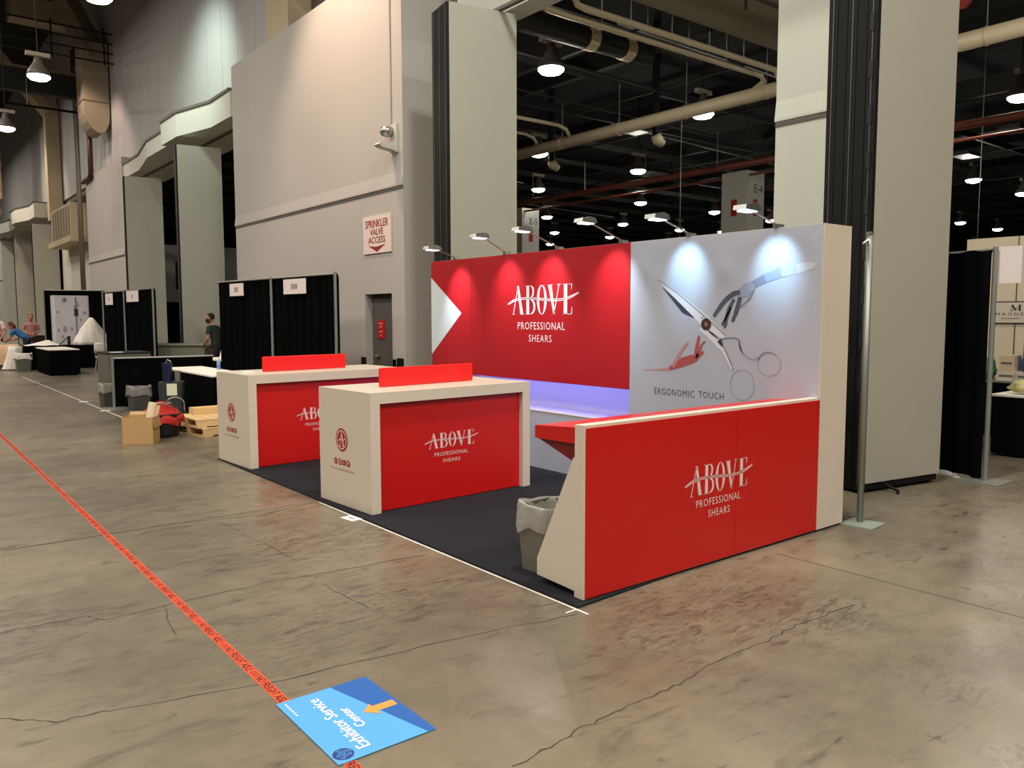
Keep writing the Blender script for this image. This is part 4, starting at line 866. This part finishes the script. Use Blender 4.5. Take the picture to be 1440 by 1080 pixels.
# ================================================================== OVERHEAD, MAIN HALL
bd = thing('box_duct', 'cream box duct with rounded lower end on the high wall', 'duct', (7.28, 35.6, 8.85))
BRD = mat('grey_beige_duct', (150, 138, 116), .65, var=.08, vscale=1)  # one even grey-beige for the box duct and its branches
MB().prism([(-.55, 3.5), (-.55, .95), (-.52, .68), (-.44, .42), (-.32, .2), (-.16, .05), (.0, 0), (.14, .06), (.25, .2), (.33, .42), (.36, .65), (.36, 3.5)], 'y', -.6, .6).build('duct_body', BRD, bd)
MB().box(-.58, .38, -.63, .63, 1.2, 1.25).build('flange', BRD, bd); MB().box(-.58, .38, -.63, .63, 2.6, 2.65).build('flange', BRD, bd)
MB().bar((-.1, 0, 3.4), (-1.1, 2.0, 6.6), .7, .7).build('slanted_duct', BRD, bd)
MB().bar((-.2, -.66, 2.9), (-.9, -.66, 3.9), .14, .14).build('brace', GREYP, bd)
MB().box(-2.6, -.6, 1.2, 2.2, 4.4, 5.2).build('branch_duct', BRD, bd)
rd = thing('round_duct', 'large round cream duct at the far end of the aisle', 'duct', (4.95, 52, 7.2))
MB().tube([(-.1, -.5, 0), (-.05, -.25, .25), (0, 0, .9), (0, 0, 8.5)], [.75, .8, .85, .85], 20).build('duct_body', BEIGE, rd, True)
for k in range(5): MB().tube([(0, 0, 1.4+k*1.4), (0, 0, 1.46+k*1.4)], .88, 20).build('seam_band', BEIGE, rd)
rb = thing('roof_beam', 'dark steel roof beam crossing the main hall', 'beam', (0, 37.6, 10.6))
MB().box(-22, 7.6, -.2, .2, .0, .08).build('flange', DARKS, rb); MB().box(-22, 7.6, -.03, .03, .08, .9).build('web', DARKS, rb); MB().box(-22, 7.6, -.2, .2, .9, .98).build('flange', mat('dim_beige', (120, 108, 86)), rb)
pipe_run('dark_conduit', [(-12, 37.2, 10.0), (7.6, 37.2, 10.0)], .05, SEAL, 'dark conduit below the roof beam', 8)
cl_ = thing('braced_column', 'beige steel column with slanted brace on the high far wall', 'column', (7.35, 46.0, 6.5))
MB().box(-.3, .3, -.3, .3, 0, 5.6).build('post', BEIGE, cl_); MB().bar((0, -.1, 5.2), (-3.6, -.1, 9.3), .55, .4).build('brace', BEIGE, cl_); MB().bar((-.25, -.3, 4.9), (-3.9, -.3, 9.0), .08, .1).build('brace_flange', WALL2, cl_)
for x, yy in ((7.15, 38.7), (7.15, 39.15)):
    pipe_run('wall_pipe', [(x, yy, 2.3), (x, yy, 13)], .06, GREYP, 'thin vertical pipe on the far wall', None)['group'] = 'thin vertical pipes on the far wall'
pipe_run('standpipe', [(7.19, 36.6, 9.7), (7.19, 36.6, 7.55), (7.19, 36.8, 7.42), (7.19, 38.25, 7.38)], .10, mat('dark_red_pipe', (70, 34, 32)), 'dark red standpipe bending along the far wall top', None)
ub = thing('wall_unit', 'beige framed unit high on the far wall', 'unit', (7.5, 42.0, 5.0)); MB().box(-.6, .1, -2.4, 2.4, .25, 1.7).build('case', BEIGE, ub)
for k in range(7): MB().box(-.64, -.6, -2.2+k*.65, -1.9+k*.65, .3, 1.6).build('louver', mat('louver', (130, 118, 100)), ub)
MB().box(-.7, .1, -2.7, 2.9, .0, .25).build('bottom_rail', BEIGE, ub)
ck = thing('roof_catwalk', 'dark catwalk rails under the roof', 'catwalk', (5.0, 33, 11.0))
for k in range(4): MB().bar((-3, 0, k*.35), (2.4, 0, k*.35), .05, .05).build('rail', SEAL, ck)
for k in range(4): MB().bar((-3+k*1.7, 0, -.1), (-3+k*1.7, 0, 1.2), .05, .05).build('post', SEAL, ck)

# ================================================================== PEOPLE
def skin_mesh(name, pts, edges, rads, material, parent, sub=2, root=0):
    me = bpy.data.meshes.new(name); me.from_pydata(pts, edges, []); o = bpy.data.objects.new(name, me); COL.objects.link(o)
    sk = o.modifiers.new('skin', 'SKIN'); sk.use_smooth_shade = True; sk.branch_smoothing = .6
    for i, rr in enumerate(rads):
        rr = rr if isinstance(rr, tuple) else (rr, rr); o.data.skin_vertices[0].data[i].radius = rr
        o.data.skin_vertices[0].data[i].use_root = (i == root)
    ss = o.modifiers.new('sub', 'SUBSURF'); ss.levels = sub; ss.render_levels = sub
    bpy.context.view_layer.update()
    me2 = bpy.data.meshes.new_from_object(o.evaluated_get(bpy.context.evaluated_depsgraph_get())); bpy.data.objects.remove(o); me2.materials.clear(); me2.materials.append(material)
    for p in me2.polygons: p.use_smooth = True
    o = bpy.data.objects.new(name, me2); COL.objects.link(o); o.parent = parent; return o
def person(label, loc, rz, lean, hands, head_dx=.06, shirt=(30, 50, 44), pants=(24, 24, 28), hair=(36, 26, 24), long_hair=False, mask=None, sleeve=.55, h=1.0, look=0):
    p = thing('person', label, 'person', loc, rz); p.scale = (h, h, h)
    hip = Vector((0, 0, .94)); up = Vector((math.sin(lean), 0, math.cos(lean))); fwd = Vector((math.cos(lean), 0, -math.sin(lean)))
    P = {}; P['pel'] = hip; P['sp'] = hip+up*.20; P['ch'] = hip+up*.40; P['nk0'] = hip+up*.53; hu = (up+Vector((0,0,.9))).normalized(); P['nk'] = P['nk0']+hu*.09+fwd*.03*0
    hd = P['nk']+hu*.10+Vector((head_dx, 0, 0))
    names = ['pel', 'sp', 'ch', 'nk0', 'nk']; pts = [P[n] for n in names]; E_ = [(0,1),(1,2),(2,3),(3,4)]; R_ = [.13, .115, .135, .085, .052]
    def add(q, rr, par): pts.append(Vector(q)); R_.append(rr); E_.append((par, len(pts)-1)); return len(pts)-1
    ix = {}
    for s, k in ((1, 'l'), (-1, 'r')):
        sh = hip+up*.49+Vector((0, s*.18, 0)); a = add(sh, .062, 2); ix['sh'+k] = a
        hand = Vector(hands[0 if s > 0 else 1]); mid = (sh+hand)/2; L2 = (hand-sh).length; bend = math.sqrt(max(0, .285**2-(L2/2)**2))
        el = mid+Vector((-.6, s*.5, -.5)).normalized()*bend; b = add(el, .044, a); ix['el'+k] = b
        wr = hand; c = add(wr, .028, b); ix['wr'+k] = c
        dr = (wr-el).normalized(); pm = wr+dr*.07; d = add(pm, (.036, .02), c); side = Vector((0, s, 0))
        for i, (off, ln) in enumerate(((.028, .065), (.010, .08), (-.009, .075), (-.026, .06))):
            f1 = add(pm+dr*.035+side*(-off), .009, d); f2 = add(pm+dr*(.035+ln*.55)+side*(-off)+Vector((0,0,-.012)), .008, f1); add(pm+dr*(.03+ln*.95)+side*(-off)+Vector((0,0,-.03)), .007, f2)
        t1 = add(wr+dr*.04+side*(-.04)+Vector((0,0,-.01)), .011, d); add(wr+dr*.075+side*(-.06)+Vector((0,0,-.02)), .009, t1)
        hp_ = add(hip+Vector((0, s*.09, -.06)), .095, 0); kn = add(hip+Vector((.03, s*.11, -.47)), .06, hp_); an = add((-.02, s*.12, .09), .042, kn); he = add((.02, s*.12, .045), .04, an); add((.17, s*.13, .03), (.035, .025), he)
        ix['hp'+k] = hp_; ix['kn'+k] = kn; ix['an'+k] = an
    body = skin_mesh('body', pts, E_, R_, SKIN, p, 2)
    # head with face, as part of the figure
    hm = MB(); n = 16
    prof = [(.02, -.135), (.055, -.12), (.07, -.08), (.078, -.02), (.082, .04), (.075, .085), (.05, .115), (.015, .128)]
    for j, (rad, z) in enumerate(prof):
        for k in range(n): a = 2*math.pi*k/n; hm.v.append((rad*1.15*math.cos(a)+(.018 if z < -.07 else 0), rad*.92*math.sin(a), z))
    for j in range(len(prof)-1):
        for k in range(n): hm.f.append((j*n+k, j*n+(k+1) % n, (j+1)*n+(k+1) % n, (j+1)*n+k))
    hm.f.append(tuple(reversed(range(n)))); hm.f.append(tuple(range((len(prof)-1)*n, len(prof)*n)))
    hm.prism([(.085, .01), (.115, -.035), (.085, -.045)], 'y', -.014, .014)
    for s in (-1, 1): hm.box(-.015, .02, s*.075-.008, s*.075+.008, -.03, .03)
    head = hm.build('head', SKIN, p, True); head.location = hd; head.rotation_euler = (0, lean*.45, look)
    fe = MB()
    for s in (-1, 1): fe.box(.084, .094, s*.032-.012, s*.032+.012, .006, .016)
    fe.box(.088, .098, -.022, .022, -.075, -.067); fe.build('face_features', INK, head)
    hr = MB(); pr2 = [(.086, -.03), (.092, .04), (.085, .095), (.055, .13), (.012, .142)]
    for j, (rad, z) in enumerate(pr2):
        for k in range(n): a = 2*math.pi*k/n; hr.v.append((rad*1.1*math.cos(a)-.022+(-.03*max(0, math.cos(a)) if z < .08 else 0), rad*.98*math.sin(a), z))
    for j in range(len(pr2)-1):
        for k in range(n): hr.f.append((j*n+k, j*n+(k+1) % n, (j+1)*n+(k+1) % n, (j+1)*n+k))
    hr.f.append(tuple(range((len(pr2)-1)*n, len(pr2)*n))); hr.build('hair', mat('hair_%d' % hair[0], hair, .8), head, True)
    if long_hair: MB().tube([(-.05, 0, .05), (-.09, 0, -.08), (-.08, 0, -.2)], [.07, .065, .03], 12).build('hair_length', mat('hair_%d' % hair[0], hair, .8), head, True)
    if mask: MB().prism([(.08, .0), (.112, -.03), (.108, -.09), (.06, -.13), (.0, -.10), (.0, -.02)], 'y', -.072, .072).build('face_mask', mat('mask', mask, .8), head)
    # clothes: shells lifted off the body surface
    arm = {}
    for i, (e0, e1) in enumerate(E_): arm[i] = (pts[e0], pts[e1])
    idx = {(e0, e1): i for i, (e0, e1) in enumerate(E_)}
    kind = {}
    for e in ((0,1),(1,2),(2,3)): kind[idx[e]] = ('S', 1.0 if e != (2,3) else .8)
    for k in 'lr':
        kind[idx[(2, ix['sh'+k])]] = ('S', 1.0); kind[idx[(ix['sh'+k], ix['el'+k])]] = ('S', sleeve)
        kind[idx[(0, ix['hp'+k])]] = ('P', 1.0); kind[idx[(ix['hp'+k], ix['kn'+k])]] = ('P', 1.0); kind[idx[(ix['kn'+k], ix['an'+k])]] = ('P', .92)
    me = body.data; cls = []
    for v in me.vertices:
        best = None
        for i, (A_, B_) in arm.items():
            d = B_-A_; t = max(0, min(1, (v.co-A_).dot(d)/d.length_squared)); q = (v.co-(A_+d*t)).length
            if best is None or q < best[0]: best = (q, i, t)
        c = kind.get(best[1]); cls.append(c[0] if c and best[2] <= c[1] else '-')
    for nm, cc, off, col_, nme in (('shirt', 'S', .016, shirt, 'shirt_%d_%d' % (shirt[0], shirt[2])), ('trousers', 'P', .013, pants, 'pants_%d' % pants[0])):
        mb = MB(); mp = {}
        for pol in me.polygons:
            if sum(cls[i] == cc for i in pol.vertices) >= 2:
                ids = []
                for i in pol.vertices:
                    if i not in mp: mp[i] = len(mb.v); mb.v.append(tuple(me.vertices[i].co+me.vertices[i].normal*off))
                    ids.append(mp[i])
                mb.f.append(tuple(ids))
        mb.build(nm, mat(nme, col_, .85), p, True)
    for k, s in (('l', 1), ('r', -1)): MB().prism([(-.09, 0), (.20, 0), (.20, .05), (.08, .09), (-.08, .10)], 'y', s*.125-.048, s*.125+.048).build('shoe', BLACKP, p)
    return p
LEFTW = math.atan2(.62, -.784)
person('man in dark green t-shirt and mask leaning on the tub cart', (7.12, 21.68, 0), LEFTW-.25, .22, [(.28, .14, .98), (.26, -.16, .98)], .05, (34, 52, 46), (26, 26, 30), (34, 24, 22), mask=(28, 24, 24), look=.5, h=1.02)
person('woman in blue top bending over the peach draped table', (4.25, 33.4, 0), LEFTW, .95, [(.72, .12, .86), (.70, -.14, .88)], .05, (24, 96, 148), (30, 28, 40), (92, 30, 28), True)
person('woman in pink patterned top standing behind the bending woman', (4.62, 35.2, 0), math.radians(-100), .08, [(.24, .12, 1.10), (.25, -.12, 1.12)], .02, (176, 120, 124), (40, 30, 34), (60, 28, 24), True, h=1.02)
person('person in white shirt at the peach draped table', (3.26, 32.75, 0), math.radians(-110), .15, [(.22, .18, .95), (.20, -.2, .95)], .03, (226, 204, 200), (22, 20, 22), (40, 30, 28), h=1.08)
bpy.context.view_layer.update()
